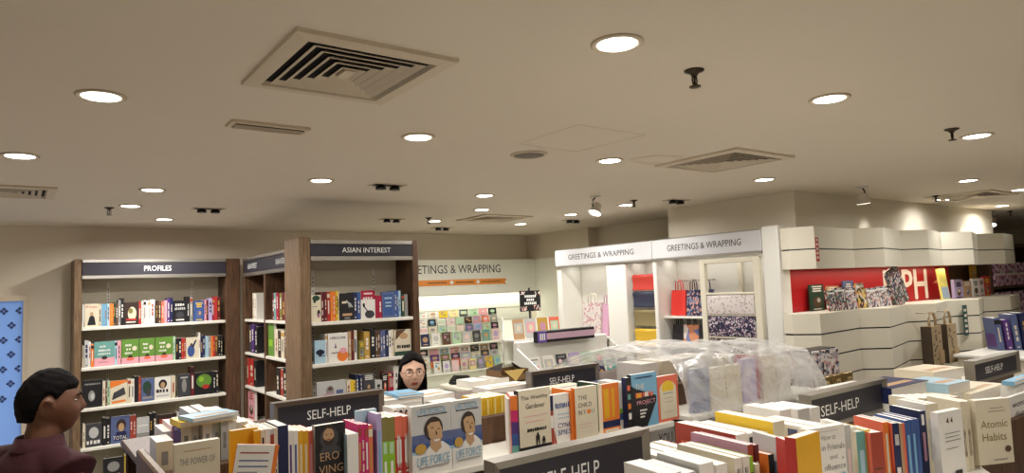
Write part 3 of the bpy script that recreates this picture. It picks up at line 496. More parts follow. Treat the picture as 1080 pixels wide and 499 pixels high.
for r_, z in enumerate((1.392, 1.172, .952)):
    for k, c in enumerate((['tan', 'pale grey', 'gold', 'coral'], ['grey', 'cream', 'white', 'pale pink'], ['pale grey', 'brown', 'white', 'cream'])[r_]):
        card(sx - .235 + k * .155, sy - .12, z, .135, .2, c, f'{c} card, {ORD[k]} from the left on the {["top", "middle", "bottom"][r_]} tier of the spinner', 'cards on the spinner', 0, .1)
# ---------------------------------------------------------------- card gondola with the striped banner
gx = tag(empty('card_gondola', (0, 0, 0)), 'white card gondola topped by a black, pink and purple banner', 'display unit')
bn = MB().bbox((3.54, 4.48, 1.43), (4.20, 4.54, 1.53), m_black, .006)
bn.box((3.64, 4.4785, 1.455), (4.19, 4.48, 1.508), M('banner_pink', (206, 172, 190), .5)); bn.box((3.543, 4.478, 1.433), (3.64, 4.48, 1.527), M('banner_purple', (112, 84, 170), .5))
for k in range(3): bn.box((3.565 + k * .022, 4.4765, 1.452), (3.578 + k * .022, 4.478, 1.508), m_letter)
bn.build('banner', gx)
MB().bbox((3.38, 4.55, .0), (4.42, 4.62, 1.45), m_white, .01).build('back_panel', gx)
MB().bbox((3.34, 3.95, .0), (4.46, 4.6, 1.0), m_white, .01).build('base_cabinet', gx)
for xa in (3.36, 4.43): MB().prism([(4.02, 1.02), (4.54, 1.20), (4.54, 1.40), (4.02, 1.12)], xa, xa + .015, m_white, 'x').build('end_panel', gx)
for k in range(3): MB().bbox((3.376, 4.06 + k * .15, 1.0 + k * .075), (4.43, 4.19 + k * .15, 1.03 + k * .075), m_white, .003).build('tier', gx)
for r_ in range(3):
    for k in range(7):
        c = random.choice(CC); card(3.46 + k * .145, 4.10 + r_ * .15, 1.031 + r_ * .075, .12, .15, c, f'{c} card, {ORD[k]} from the left in the {["front", "middle", "rear"][r_]} tier below the banner', 'cards under the banner', 0, .25)
# ---------------------------------------------------------------- wrapping cabinets
m_silv = M('cabinet_sign_silver', (214, 214, 216), .42, .1, var=.02); m_cream = M('rack_cream', (232, 226, 206), .45)
gw = tag(empty('wrapping_cabinet'), 'long white wall cabinet with three lit bays and two GREETINGS & WRAPPING signs', 'cabinet')
for ya, yb in ((5.92, 4.46), (4.455, 3.26)):
    b = MB().bbox((4.98, yb, 2.13), (5.05, ya, 2.312), m_silv, .005); h = b.build('header_sign', gw)
    b = MB().bbox((4.972, yb, 2.112), (5.05, ya, 2.13), m_chrome, .003).bbox((4.974, yb, 2.308), (5.05, ya, 2.316), m_chrome, .003); b.build('steel_strip', h)
    b = MB(); L_ = ya - yb
    b.p_text((4.9785, ya, 2.13), (0, -L_, 0), (0, 0, .182), 'GREETINGS & WRAPPING', (.5, .5, .68, .32), m_ink); b.build('sign_lettering', h)
MB().bbox((4.97, 3.10, 0), (5.12, 3.25, 2.33), m_white, .008).build('end_post', gw)
MB().bbox((5.0, 5.84, 0), (5.3, 5.92, 2.12), m_white, .006).build('end_panel', gw)
MB().bbox((4.99, 4.83, 0), (5.3, 5.11, 2.11), m_white, .008).build('divider', gw)
MB().bbox((4.99, 4.42, 0), (5.3, 4.47, 2.12), m_white, .008).build('divider', gw)
MB().box((5.3, 3.25, 0), (5.34, 5.84, 2.3), m_white).build('back_panel', gw)
MB().box((5.05, 3.25, 2.13), (5.3, 5.92, 2.16), m_white).build('top_panel', gw)
MB().bbox((5.0, 3.25, 0), (5.3, 5.84, .3), m_white).build('plinth', gw)
for ya, yb in ((5.8, 5.15), (4.8, 4.5), (4.4, 3.3)): alight('cabinet_lamp', (5.17, (ya + yb) / 2, 2.12), 0.12, ya - yb, CAB_W * (ya - yb), (1, .96, .88))
for ya, yb, zs in ((5.84, 5.11, (1.35, .95)), (4.83, 4.47, (1.05,)), (4.42, 3.88, (1.30, .9))):
    for z in zs: MB().bbox((5.06, yb, z - .02), (5.3, ya, z), m_white, .003).build('shelf', gw)
def gift_bag(x, y, z, w_, h_, d, mt, label, grp='gift bags in the wrapping cabinet', handle=None):
    """front faces -x"""
    e = tag(empty('gift_bag', (x, y, z)), label, 'gift bag', grp)
    b = MB(); vs = [(0, -w_ / 2, 0), (d, -w_ / 2, 0), (d, w_ / 2, 0), (0, w_ / 2, 0), (d * .3, -w_ / 2, h_), (d * .7, -w_ / 2, h_), (d * .7, w_ / 2, h_), (d * .3, w_ / 2, h_), (d * .5 - .01, -w_ / 2 + .02, h_ * .55), (d * .5 - .01, w_ / 2 - .02, h_ * .55)]
    b.add(vs, [(3, 2, 1, 0), (0, 4, 7, 3), (1, 2, 6, 5), (0, 1, 5, 4), (2, 3, 7, 6), (4, 5, 6, 7)], mt); b.build('bag_body', e)
    hm = handle or m_cream
    for dx in (.3, .7): MB().tube([(d * dx, -w_ * .2, h_ - .01), (d * dx, -w_ * .18, h_ + .07), (d * dx, 0, h_ + .1), (d * dx, w_ * .18, h_ + .07), (d * dx, w_ * .2, h_ - .01)], .005, hm, 6).build('handle', e)
    return e
p_fl = pattern('bag_pale_floral', [(216, 206, 200), (206, 196, 194), (220, 212, 204), (196, 150, 156)], 40); p_nv = pattern('bag_navy_print', [(36, 42, 76), (36, 42, 76), (200, 150, 140), (120, 130, 160)], 50)
p_geo = pattern('bag_geometric', [(230, 220, 214), (222, 150, 110), (120, 130, 180), (236, 200, 190)], 12)
m_rbag = M('bag_red', (226, 56, 48), .5); m_dbag = M('bag_charcoal', (44, 40, 44), .5); m_kraft = pattern('kraft_paper', [(176, 154, 120), (168, 146, 112)], 60, 'NOISE')
ba, bb_, bc_ = Y(613, 5.1, 1.6), Y(632, 5.1, 1.6), Y(639, 5.1, 1.6)
gift_bag(5.1, (ba + bb_) / 2, 1.352, ba - bb_, .36, .1, p_fl, 'large pale floral gift bag in the leftmost cabinet bay', handle=m_cream)
gift_bag(5.12, (bb_ + bc_) / 2, 1.352, (bb_ - bc_) * .9, .34, .1, M('bag_pink', (216, 168, 196), .5), 'narrow pink gift bag beside the pale floral bag', handle=M('bag_pink', (216, 168, 196)))
for k in range(3): gift_bag(5.1, 5.4 - .11 * k, .952, .1, .25, .08, m_dbag if k != 1 else M('bag_grey', (120, 120, 124), .5), ['black', 'grey', 'charcoal'][k] + ' gift bag on the lower shelf of the leftmost bay', handle=m_black)
for k, (yy, mt, l) in enumerate(((4.30, m_rbag, 'bright red gift bag on the upper shelf'), (4.13, p_nv, 'navy printed gift bag right of the red bag'), (3.98, p_nv, 'second navy printed gift bag, further from the red bag'))): gift_bag(5.13, yy, 1.58, .17 if k == 0 else .14, .24, .08, mt, l, handle=m_rbag if k == 0 else m_black)
for y in (4.30, 4.13, 3.98): MB().tube([(5.3, y, 1.91), (5.10, y, 1.91)], .006, m_chrome, 6).build('peg', gw)
MB().bbox((5.06, 3.88, 1.555), (5.3, 4.42, 1.575), m_white, .003).build('shelf', gw)
for k, (yy, mt, l) in enumerate(((4.32, m_dbag, 'charcoal gift bag at the left of the middle shelf'), (4.17, p_geo, 'white gift bag with orange and blue triangles'), (4.02, m_dbag, 'charcoal gift bag right of the triangle-print bag'))): gift_bag(5.13, yy, 1.302, .13 if k != 1 else .19, .19, .07, mt, l, handle=m_black)
for k, yy in enumerate((4.33, 4.2, 4.07)): gift_bag(5.13, yy, .902, .12, .3, .08, (m_kraft, m_dbag, m_kraft)[k], ('brown', 'charcoal', 'second brown')[k] + ' gift bag on the bottom shelf beside the roll rack', handle=m_black)
# coloured sheets hanging over rails in the narrow bay
for k, (c, rgb, z0, z1) in enumerate((('red', (196, 62, 52), 1.83, 1.99), ('navy', (52, 56, 76), 1.66, 1.82), ('olive', (140, 126, 88), 1.47, 1.64), ('yellow', (232, 190, 62), 1.27, 1.45), ('cream', (222, 212, 190), 1.07, 1.25))):
    e = tag(empty('paper_roll', (5.08, 4.65, z1 - .03)), f'{c} roll of wrapping paper hanging in the narrow cabinet bay', 'wrapping paper', 'plain wrapping paper rolls')
    mt = M('wrap_' + c, rgb, .5); n = 12
    b = MB().tube([(0, -.155, 0), (0, .155, 0)], .03, mt, 16); b.build('roll', e)
    b = MB(); hh = z1 - z0 - .03; vs = [(-.03 + .008 * math.sin(i / n * 3), s_ * .152, -hh * i / n) for i in range(n + 1) for s_ in (-1, 1)]; vs += [(p[0] + .002, p[1], p[2]) for p in vs]; q = 2 * n + 2
    b.add(vs, [(2 * i, 2 * i + 1, 2 * i + 3, 2 * i + 2) for i in range(n)] + [(q + 2 * i, q + 2 * i + 2, q + 2 * i + 3, q + 2 * i + 1) for i in range(n)] + [(2 * n, 2 * n + 1, q + 2 * n + 1, q + 2 * n)], mt, True); b.build('hanging_sheet', e)
    MB().tube([(0, -.165, 0), (0, .165, 0)], .008, m_chrome, 8).build('rail', e)
# ladder rack of patterned rolls
lr = tag(empty('wrap_rack'), 'cream ladder rack holding patterned wrapping paper in the wide bay', 'rack')
MB().bbox((4.985, 3.85, .02), (5.03, 3.91, 2.09), m_cream, .004).build('upright', lr); MB().bbox((4.985, 3.30, .02), (5.03, 3.36, 2.09), m_cream, .004).build('upright', lr)
MB().bbox((4.985, 3.36, 2.05), (5.03, 3.85, 2.09), m_cream, .004).build('crossbar', lr)
MB().bbox((5.255, 3.66, 1.0), (5.285, 3.70, 2.1), m_cream, .004).build('rear_upright', lr)
pats = [('white floral', pattern('wrap_white_floral', [(226, 216, 214), (226, 216, 214), (226, 216, 214), (226, 216, 214), (226, 216, 214), (226, 216, 214), (180, 168, 166)], 75), 1.77, 1.60), ('navy floral', pattern('wrap_navy_floral', [(34, 36, 66), (34, 36, 66), (34, 36, 66), (206, 196, 200), (150, 120, 140)], 90), 1.585, 1.41), ('dark polka', pattern('wrap_dark_dots', [(36, 30, 38), (220, 204, 200), (60, 40, 40), (160, 150, 140)], 90), 1.39, 1.22), ('black striped', pattern('wrap_black_rows', [(26, 22, 26), (40, 30, 32), (190, 150, 140)], 100), 1.20, 1.02)]
for c, mt, z1, z0 in pats:
    e = tag(empty('paper_roll', (5.01, 3.605, z1 - .02)), f'{c} wrapping paper roll on the cream ladder rack', 'wrapping paper', 'patterned wrapping paper rolls'); hh = z1 - z0 - .02
    MB().tube([(0, -.24, 0), (0, .24, 0)], .022, mt, 16).build('roll', e)
    b = MB(); n = 16
    vs = [(-.022 - .006 * abs(math.sin(i / n * math.pi * (4 if 'd' in c[:2] or 'b' in c[:1] else 1))), s_ * .236, -hh * i / n) for i in range(n + 1) for s_ in (-1, 1)]; vs += [(p[0] + .003, p[1], p[2]) for p in vs]; q = 2 * n + 2
    b.add(vs, [(2 * i, 2 * i + 1, 2 * i + 3, 2 * i + 2) for i in range(n)] + [(q + 2 * i, q + 2 * i + 2, q + 2 * i + 3, q + 2 * i + 1) for i in range(n)] + [(2 * n, 2 * n + 1, q + 2 * n + 1, q + 2 * n)], mt, True); b.build('hanging_sheet', e)
    MB().bbox((4.99, 3.36, z1 + .005), (5.02, 3.85, z1 + .022), m_cream, .003).build('rung', lr)
for k in range(3): gift_bag(5.14, 3.28 + .005, 1.05 + .3 * k, .05, .26, .06, (m_dbag, m_white, m_dbag)[k], ('dark', 'white', 'second dark')[k] + ' narrow bag right of the ladder rack, %s down' % ('lowest', 'middle', 'uppermost')[k], handle=m_black)
# ---------------------------------------------------------------- slatwall island (right)
def strip(mb, pts, z0, z1, th, m):
    n = len(pts); vs = [(x, y, z) for z in (z0, z1) for x, y in pts] + [(x, y + th, z) for z in (z0, z1) for x, y in pts]; f = []
    for i in range(n - 1): f += [(i, i + 1, n + i + 1, n + i), (2 * n + i + 1, 2 * n + i, 3 * n + i, 3 * n + i + 1), (n + i, n + i + 1, 3 * n + i + 1, 3 * n + i), (i + 1, i, 2 * n + i, 2 * n + i + 1)]
    f += [(0, n, 3 * n, 2 * n), (n - 1, 2 * n + n - 1, 4 * n - 1, 2 * n - 1)]
    mb.add(vs, f, m)
FP = [(4.99, 3.01), (5.08, 2.85), (5.80, 2.91), (5.98, 2.74), (6.64, 2.89), (6.88, 2.75), (7.53, 2.89), (7.86, 2.73), (8.46, 2.89), (8.79, 2.75), (9.38, 2.84)]
isl = tag(empty('slatwall_island'), 'zigzag cream slatwall unit with a red lit niche at right', 'display wall')
b = MB(); strip(b, FP, 2.125, 2.30, .08, m_slat); strip(b, FP, 1.965, 2.115, .08, m_slat); strip(b, [(x, y + .006) for x, y in FP], 2.114, 2.126, .06, m_groove); b.build('upper_fascia', isl)
LPp = [(x - .04, y - .02) for x, y in FP]; LPp[0] = (4.94, 3.0)
b = MB(); zs = [1.61, 1.445, 1.27, 1.10, .93, .76, .5, .0]
for z1, z0 in zip(zs, zs[1:]): strip(b, LPp, z0 + .012, z1, .08, m_slat); strip(b, [(x, y + .006) for x, y in LPp], z0 - .001, z0 + .013, .06, m_groove)
b.build('lower_slats', isl)
b = MB(); b.prism([(x, y + .06) for x, y in LPp] + [(9.34, 3.115), (5.13, 3.115)], 1.59, 1.612, m_white); b.build('niche_shelf', isl)
b = MB(); b.prism([(x, y + .06) for x, y in FP] + [(9.38, 3.115), (5.13, 3.115)], 1.965, 1.985, m_slat); b.build('niche_ceiling', isl)
MB().box((5.13, 3.12, 1.6), (8.25, 3.14, 1.975), m_red).build('niche_back', isl); MB().box((8.25, 3.12, 1.6), (9.4, 3.14, 1.975), m_wood).build('niche_back', isl)
b = MB(); m_pale = M('wall_letter_white', (240, 226, 214), .5)
xa, xb = X(932, 3.115, 1.75), X(979, 3.115, 1.75)
for k, (dx, dz) in enumerate(((0, 0), (.012, 0), (-.012, 0), (0, .006), (0, -.006))): b.p_text((xa + dx, 3.117 - .0003 * k, 1.6 + dz), (xb - xa, 0, 0), (0, 0, .37), 'MPH', (.5, .5, .96, .8), m_pale)
b.build('wall_lettering', isl); b = MB()
b.p_poly((5.8, 3.117, 1.6), (.5, 0, 0), (0, 0, .37), [(.1, .35), (.75, .35), (.7, .62)], m_pale); b.build('wall_emblem', isl); b = MB()
b.p_poly((7.8, 3.117, 1.6), (.5, 0, 0), (0, 0, .37), [(.02, .5), (.7, .5), (.7, .95), (.45, .95), (.3, .6)], M('wall_mark_orange', (232, 160, 120), .5))
b.build('wall_arrow', isl)
# red sticker on the corner of the fascia
b = MB(); b.box((-.028, -.0015, 0), (.028, 0, .19), M('sticker_red', (196, 60, 54), .5)); 
for k in range(4): b.box((-.016, -.002, .02 + k * .035), (.016, -.0015, .04 + k * .035), m_pale)
b.box((-.012, -.002, .16), (.012, -.0015, .18), m_pale)
st = b.build('corner_sticker', None, (5.11, 2.851, 2.02), .08); tag(st, 'small red vertical sticker on the corner of the white fascia', 'sticker')
for (x, w_, h_, c, lean, l) in ((5.35, .22, .22, 'dark green', .1, 'green and white magazine at the left of the red niche'), (5.62, .2, .2, 'tan', .1, 'peach magazine behind the photo books in the niche'), (5.9, .18, .24, 'slate blue', .1, 'blue upright booklet in the red niche')):
    book((x, 3.09, 1.613), .012, h_, w_, c, fronts=cover_print(c), rz=-math.pi / 2, label=l, parts=True, cat='magazine', name='magazine', rot=(0, 0, -math.pi / 2))

p_ph = [pattern('photo_print_a', [(40, 40, 46), (224, 216, 212), (150, 90, 84), (110, 130, 110), (196, 180, 178), (70, 80, 110)], 55), pattern('photo_print_b', [(228, 220, 216), (64, 56, 60), (206, 160, 156), (150, 160, 176), (232, 226, 222)], 48), pattern('photo_print_c', [(226, 200, 90), (60, 50, 40), (220, 170, 120), (230, 224, 214)], 34)]
def photo_item(x, y, z, w_, h_, k, label, group, name='photo_book', lean=.12, t=.02, rz=0, cat='photo book'):
    b = MB().box((-w_ / 2, 0, 0), (w_ / 2, t, h_), p_ph[k]); e = b.build(name, None, (x, y, z), 0, (-lean, 0, rz)); 
    MB().box((-w_ / 2 + .004, -.0015, h_ * .82), (w_ / 2 - .004, 0, h_ * .9), m_letter).build('title_band', e)
    return tag(e, label, cat, group)
for k, (x, w_, h_, q, c) in enumerate(((5.42, .12, .17, 0, 'dark'), (5.57, .16, .19, 0, 'grey'), (5.74, .16, .18, 1, 'pale'), (5.92, .14, .22, 2, 'yellow'), (6.12, .2, .17, 1, 'pale pink'), (6.34, .2, .18, 1, 'white'), (6.52, .12, .15, 0, 'black and white'))):
    photo_item(x, 2.92, 1.613, w_, h_, q, f'{c} photo booklet, {ORD[k]} from the left along the red niche', 'photo booklets in the red niche')
b = MB().box((-.14, 0, 0), (.14, .015, .36), p_ph[0]); tag(b.build('magazine', None, (6.62, 2.9, 1.613), 0, (-.1, -.32, 0)), 'tall black and white magazine tilted against the white wall letters', 'magazine')
b = MB().box((-.09, 0, 0), (.09, .02, .32), M('flyer_yellow', (230, 220, 120), .5)).box((-.085, -.001, .01), (.085, 0, .13), M('flyer_blue', (170, 190, 210), .5)); tag(b.build('flyer_stand', None, (7.78, 2.98, 1.613), 0, (-.1, 0, 0)), 'yellow topped flyer holder standing right of the white wall letters', 'flyer holder')
for k, (x, w_, h_, c) in enumerate(((8.02, .22, .2, 'lilac'), (8.25, .2, .18, 'tan'), (8.48, .16, .2, 'white'), (8.64, .14, .2, 'pale pink'), (8.8, .18, .22, 'red'))):
    book((x - w_ / 2, 2.98, 1.613), .03, h_, w_, c, fronts=cover_print(c), label=f'{c} boxed item, {ORD[k]} from the left at the right end of the niche', parts=False, rot=(0, 0, -math.pi / 2), cat='boxed goods', name='gift_box', group='boxed goods at the niche end')
book((8.72, 3.09, 1.613), .02, .34, .16, 'mustard', fronts=cover_print('mustard'), label='tall mustard panel behind the boxed goods', parts=False, rot=(0, 0, -math.pi / 2), cat='booklet', name='booklet')
alight('niche_lamp', (6.6, 2.98, 1.955), 3.0, .04, 5, (1, .85, .65))
# paper bags and hanging label on the slats
for k, (x, l) in enumerate(((X(989, 2.635, 1.25), 'kraft paper bag with round handle hanging on the slats, left one'), (X(1005, 2.635, 1.25), 'kraft paper bag with round handle hanging on the slats, right one'))):
    e = tag(empty('kraft_bag', (x, 2.635, 1.07)), l, 'paper bag', 'kraft paper bags on the slatwall')
    b = MB(); b.prism([(-.1, 0), (.1, 0), (.1, .35), (-.1, .35)], 0, .09, m_kraft, 'y'); b.box((-.102, .0, 0), (-.1, .09, .35), M('bag_side_dark', (72, 58, 44), .7)); pass
    for q in range(14): b.p_ell((random.uniform(-.07, .07), -.001, .06 + q * .019), (.02, 0, .006), (0, 0, .008), (0, 0, 1, 1), M('bag_ink', (78, 66, 50), .7), 8)
    b.build('bag_body', e)
    MB().tube([(-.06, .03, .34), (-.065, .03, .41), (-.03, .03, .47), (.03, .03, .47), (.065, .03, .41), (.06, .03, .34)], .012, m_kraft, 8).build('handle', e)
    MB().tube([(0, .0, .463), (0, .16, .463)], .004, m_chrome, 6).build('hook', e)
    MB().box((.02, -.008, .02), (.11, -.002, .13), M('bag_tag_tan', (176, 150, 110), .6)).build('price_tag', e)
b = MB().box((-.05, 0, 0), (.05, .004, .30), M('label_teal', (50, 90, 84), .5))
for k in range(5): b.box((-.03, -.001, .03 + k * .052), (.03, 0, .055 + k * .052), m_pale)
tag(b.build('hanging_label', None, (7.62, 2.765, 1.26), -.0), 'dark teal vertical label hanging on the cream slats', 'label')
# dark wall unit with pink boxes beyond the island
dk = tag(empty('wall_unit'), 'dark brown wall unit with pink items at the right picture edge', 'shelf unit')
MB().bbox((9.98, 3.3, 0), (10.06, 3.75, 2.25), m_wood).build('side_panel', dk); MB().bbox((12.2, 3.3, 0), (12.3, 3.75, 2.25), m_wood).build('side_panel', dk); MB().box((10.06, 3.68, 0), (12.2, 3.74, 2.25), m_wood).build('back_panel', dk); MB().box((10.06, 3.35, 2.2), (12.2, 3.68, 2.25), m_wood).build('top_panel', dk)
for z in (.9, 1.29, 1.68): MB().bbox((10.06, 3.33, z - .03), (12.2, 3.68, z), m_wood).build('shelf', dk)
p_pk = pattern('pink_floral_box', [(216, 180, 196), (190, 120, 150), (230, 214, 220), (120, 80, 110)], 20)
for k in range(8):
    x = 10.5 + (k % 4) * .45; z = (1.291, 1.681)[k // 4]
    e = tag(MB().bbox((-.2, 0, 0), (.2, .18, .31), p_pk).build('gift_box', None, (x, 3.36, z)), f'pink floral box, {ORD[k % 4]} from the left on the {("lower", "upper")[k // 4]} shelf of the dark unit', 'box', 'pink floral boxes'); MB().box((-.201, -.001, .14), (.201, .0, .17), m_pale).build('lid_band', e)
# table with blue books at the far right
tb = tag(empty('display_table'), 'low cream display table with blue and purple books before the slats', 'table')
MB().bbox((6.9, 2.05, 0), (8.6, 2.6, 1.12), m_slat, .01).build('base', tb); MB().bbox((6.86, 2.0, 1.12), (8.64, 2.62, 1.15), m_white, .008).build('table_top', tb)
for k, (x, c, h_) in enumerate(((7.42, 'slate blue', .3), (7.5, 'purple', .28), (7.58, 'slate blue', .33), (7.68, 'navy', .34), (7.78, 'navy', .33), (7.9, 'blue', .34))):
    book((7.36 + .05 * k, 2.42 - .052 * k, 1.152), .052, h_, .2, c, spines=spine_print(c, .04), fronts=cover_print(c), backs=[('r', (.1, .1, .9, .5), 'purple')], label=f'{c} hardback, {ORD[k]} from the left on the far right display table', group='hardbacks on the far right table', rot=(0, -.08, -.8), hard=True)
# boxed calendars with gold packets
pd = tag(empty('plinth_table'), 'small wooden plinth carrying the photo calendar boxes', 'plinth')
MB().bbox((4.2, 2.44, 0), (4.92, 2.74, 1.08), m_wood, .01).build('base', pd); MB().bbox((4.18, 2.42, 1.08), (4.93, 2.745, 1.10), m_slat, .006).build('top_board', pd)
cbx = tag(empty('photo_box', (4.52, 2.58, 1.102)), 'large box printed with black and white portraits behind the front sign', 'box')
MB().bbox((-.29, 0, 0), (.29, .14, .28), p_ph[1], .004).build('box_body', cbx); MB().box((-.27, .01, .281), (.27, .13, .286), m_black).build('box_opening', cbx)
for k in range(3): 
    e = tag(MB().bbox((-.058, 0, 0), (.058, .04, .12), M('gold_foil', (150, 126, 78), .3, .5), .004).build('gold_packet', None, (4.42 + k * .15, 2.47, 1.102)), f'gold foil packet, {ORD[k]} from the left before the portrait box', 'packet', 'gold packets'); MB().box((-.04, -.001, .03), (.04, 0, .09), pattern('gold_art', [(190, 160, 100), (110, 90, 60), (220, 200, 150)], 60)).build('packet_print', e)
# ---------------------------------------------------------------- book gondolas
def tops(px, py, y):
    z = 1.4
    for _ in range(6): x = X(px, y, z); z = Z(py, x, y)
    return x, z
def sign(cx, y, w_, z0, z1, label, ta, tb_):
    e = tag(empty('shelf_sign', (cx, y, z0)), label, 'sign', 'SELF-HELP signs'); h = z1 - z0; d = .05; a = w_ / 2; s_ = .022
    b = MB(); o = [(-a, -d, 0), (a, -d, 0), (a, -d, h), (-a, -d, h)]; i = [(-a + s_, -d + .012, s_ * .6), (a - s_, -d + .012, s_ * .6), (a - s_, -d + .012, h - s_), (-a + s_, -d + .012, h - s_)]; k_ = [(-a, 0, 0), (a, 0, 0), (a, 0, h), (-a, 0, h)]
    b.add(o + i + k_, [[q, (q + 1) % 4, 4 + (q + 1) % 4, 4 + q] for q in range(4)] + [[8 + q, 8 + (q + 1) % 4, (q + 1) % 4, q] for q in range(4)] + [[11, 10, 9, 8]], m_steelf); fr = b.build('frame', e)
    MB().box((-a + s_, -d + .012, s_ * .6), (a - s_, -d + .02, h - s_), m_sign).build('sign_panel', e)
    b = MB(); xa, xb = X(ta, y - d, (z0 + z1) / 2) - cx, X(tb_, y - d, (z0 + z1) / 2) - cx; b.p_text((xa, -d + .0112, s_ * .6), (xb - xa, 0, 0), (0, 0, h - s_ * 1.6), 'SELF-HELP', (.5, .5, 1, .40), m_letter); b.build('sign_lettering', e)
    if z0 > 1.308: MB().bbox((-a * .8, -d + .015, G1Z - z0), (a * .8, -.008, 0), m_wood).build('foot', e)
    return e
G2Z, G1Z = 1.21, 1.21
g2 = tag(empty('book_gondola'), 'long walnut double-sided book gondola with white front shelf, second row', 'bookcase')
MB().bbox((.345, 2.2, 0), (.372, 2.70, 1.395), m_wood2).build('end_panel', g2)
MB().bbox((.38, 2.56, 0), (4.04, 2.59, 1.33), m_wood).build('back_panel', g2)
MB().bbox((.38, 2.59, 1.28), (4.04, 3.45, 1.305), m_wood).build('deck', g2)
MB().bbox((.40, 3.42, 0), (4.04, 3.45, 1.28), m_wood).build('rear_panel', g2); MB().bbox((4.01, 2.59, 0), (4.04, 3.42, 1.28), m_wood).build('end_panel', g2)
for x0, x1 in ((.375, 2.66), (2.80, 4.02)):
    MB().bbox((x0, 2.29, G2Z - .028), (x1, 2.56, G2Z), m_shelf, .004).build('shelf', g2); MB().bbox((x0, 2.24, .92), (x1, 2.56, .95), m_shelf, .004).build('shelf', g2); MB().bbox((x0, 2.2, .55), (x1, 2.56, .58), m_shelf, .004).build('shelf', g2)
MB().box((.375, 2.3, 0), (4.02, 2.56, .12), m_wood).build('plinth', g2)
sign(1.165, 3.05, .52, 1.306, 1.443, 'SELF-HELP sign standing behind the portrait cover at left of centre', 325, 371)
sign(2.575, 3.05, .52, 1.306, 1.432, 'small SELF-HELP sign in the middle of the picture before the card rack', 581, 607)
g1 = tag(empty('book_gondola'), 'walnut book table of the front row, carrying three SELF-HELP signs', 'bookcase')
MB().prism([(.9, .72), (2.42, .72), (2.72, .97), (2.96, 1.13), (5.2, 1.13), (5.2, 1.95), (.9, 1.95)], G1Z - .04, G1Z, m_shelf).build('table_top', g1); MB().prism([(.95, .8), (2.40, .8), (2.66, .99), (2.9, 1.16), (5.15, 1.16), (5.15, 1.9), (.95, 1.9)], 0, G1Z - .04, m_wood).build('base', g1)
MB().bbox((2.965, 1.10, 0), (5.2, 1.13, 1.262), m_wood).build('front_panel', g1)
sign(1.265, 1.485, .57, 1.31, 1.462, 'largest SELF-HELP sign, cut by the bottom picture edge', 573, 635)
sign(2.755, 1.485, .61, 1.31, 1.448, 'SELF-HELP sign right of centre behind the coral and white book tops', 869, 909)
sign(4.34, 1.485, .65, 1.31, 1.43, 'rightmost SELF-HELP sign, before the kraft bags', 1042, 1060)
def sb(px0, px1, py, y, d, cover, spine=None, back=None, rz=0, label='', z0=G2Z, spines=None, backs=(), fronts=(), group=None, hard=False):
    """spine-out book: spine between two picture columns on the row line, its top at py"""
    x, z = tops(px0, py, y); h = z - z0; t = .004
    for _ in range(400):
        t += .0005; p = (x + t * math.cos(rz), y + t * math.sin(rz)); k = (p[0] * RV.x + p[1] * RV.y + (z - EYE) * RV.z) / (p[0] * FW.x + p[1] * FW.y + (z - EYE) * FW.z) * FPX + CX
        if k >= px1: break
    t = max(.006, t - .001)
    return book((x, y, z0 + .0005), t, h, d, cover, spine, back, rz, fronts, spine_print(spine or cover, t) if spines is None else spines, backs, label, True, group, hard)
def fb(px0, px1, py, y, cover, fronts, label, w_=None, t=.025, z0=G2Z, lean=0, spine=None, group=None, spines=(), py0=None):
    """book shown face out; w_ lets it turn until its far edge meets px1"""
    x, z = tops(px0, py, y); h = z - z0; a = 0
    if w_ is None: w_ = X(px1, y, z) - x
    else:
        best = 9
        for k in range(-80, 60):
            an = math.radians(k); p = (x + w_ * math.cos(an), y + w_ * math.sin(an)); q = (p[0] * RV.x + p[1] * RV.y + (z - EYE) * RV.z) / (p[0] * FW.x + p[1] * FW.y + (z - EYE) * FW.z) * FPX + CX
            if abs(q - px1) + abs(k) * .02 < best: best = abs(q - px1) + abs(k) * .02; a = an
    # local +X (front) -> facing -y, local origin at the rear of the block
    off = Vector((math.sin(a) * -t, math.cos(a) * t))
    return book((x + off.x, y + off.y, z0 + .0005), t, h, w_, cover, spine or 'white', None, a - math.pi / 2, fronts, spines, (), label, True, group)
# --- second row, left part
Y2 = 2.34
fb(184, 232, 470, 2.30, 'cream', [('t', (.5, .78, .78, .08), 'grey', 'THE POWER OF'), ('r', (.2, .9, .8, .91), 'tan'), ('p', [(.15, .35), (.25, .58), (.33, .35)], 'tan'), ('p', [(.3, .35), (.42, .62), (.5, .35)], 'brown'), ('p', [(.48, .35), (.6, .62), (.68, .35)], 'tan'), ('p', [(.66, .35), (.78, .58), (.86, .35)], 'brown'), ('e', (.5, .3, .3, .1), 'tan')], 'cream book with brown artwork and thin grey title at the left end of the gondola', spine='cream', t=.03)
x, z = tops(237, 467, 2.27)
e = tag(empty('leaflet_book', (x, 2.27, G2Z + .001), 0, (0, .16, -.1)), 'white paperback leaning with its text-covered back turned to the front', 'book')
b = MB().box((0, 0, 0), (.115, .003, .235), C('white')).box((.115, 0, 0), (.128, .003, .235), C('orange')).box((0, .014, 0), (.125, .016, .235), C('orange'))
for k in range(9): b.box((.012, -.001, .04 + k * .018), (.012 + random.choice([.085, .06, .09]), 0, .044 + k * .018), C('slate blue' if k % 3 else 'grey'))
b.box((.012, -.001, .208), (.1, 0, .212), C('brick red')); b.build('cover', e); MB().box((.002, .003, .001), (.122, .014, .234), PAGES).build('page_block', e)
fb(243, 272, 455, 2.36, 'mustard', [('r', (.1, .06, .9, .1), 'yellow')], 'large plain mustard yellow book behind the leaning leaflet', spine='mustard')
LG = 'spines of the second row left of the portrait cover'
WL = 'spine left of the portrait cover, '
tx = lambda s, c: [('t', (.5, .55, .7, .5), c, s)]
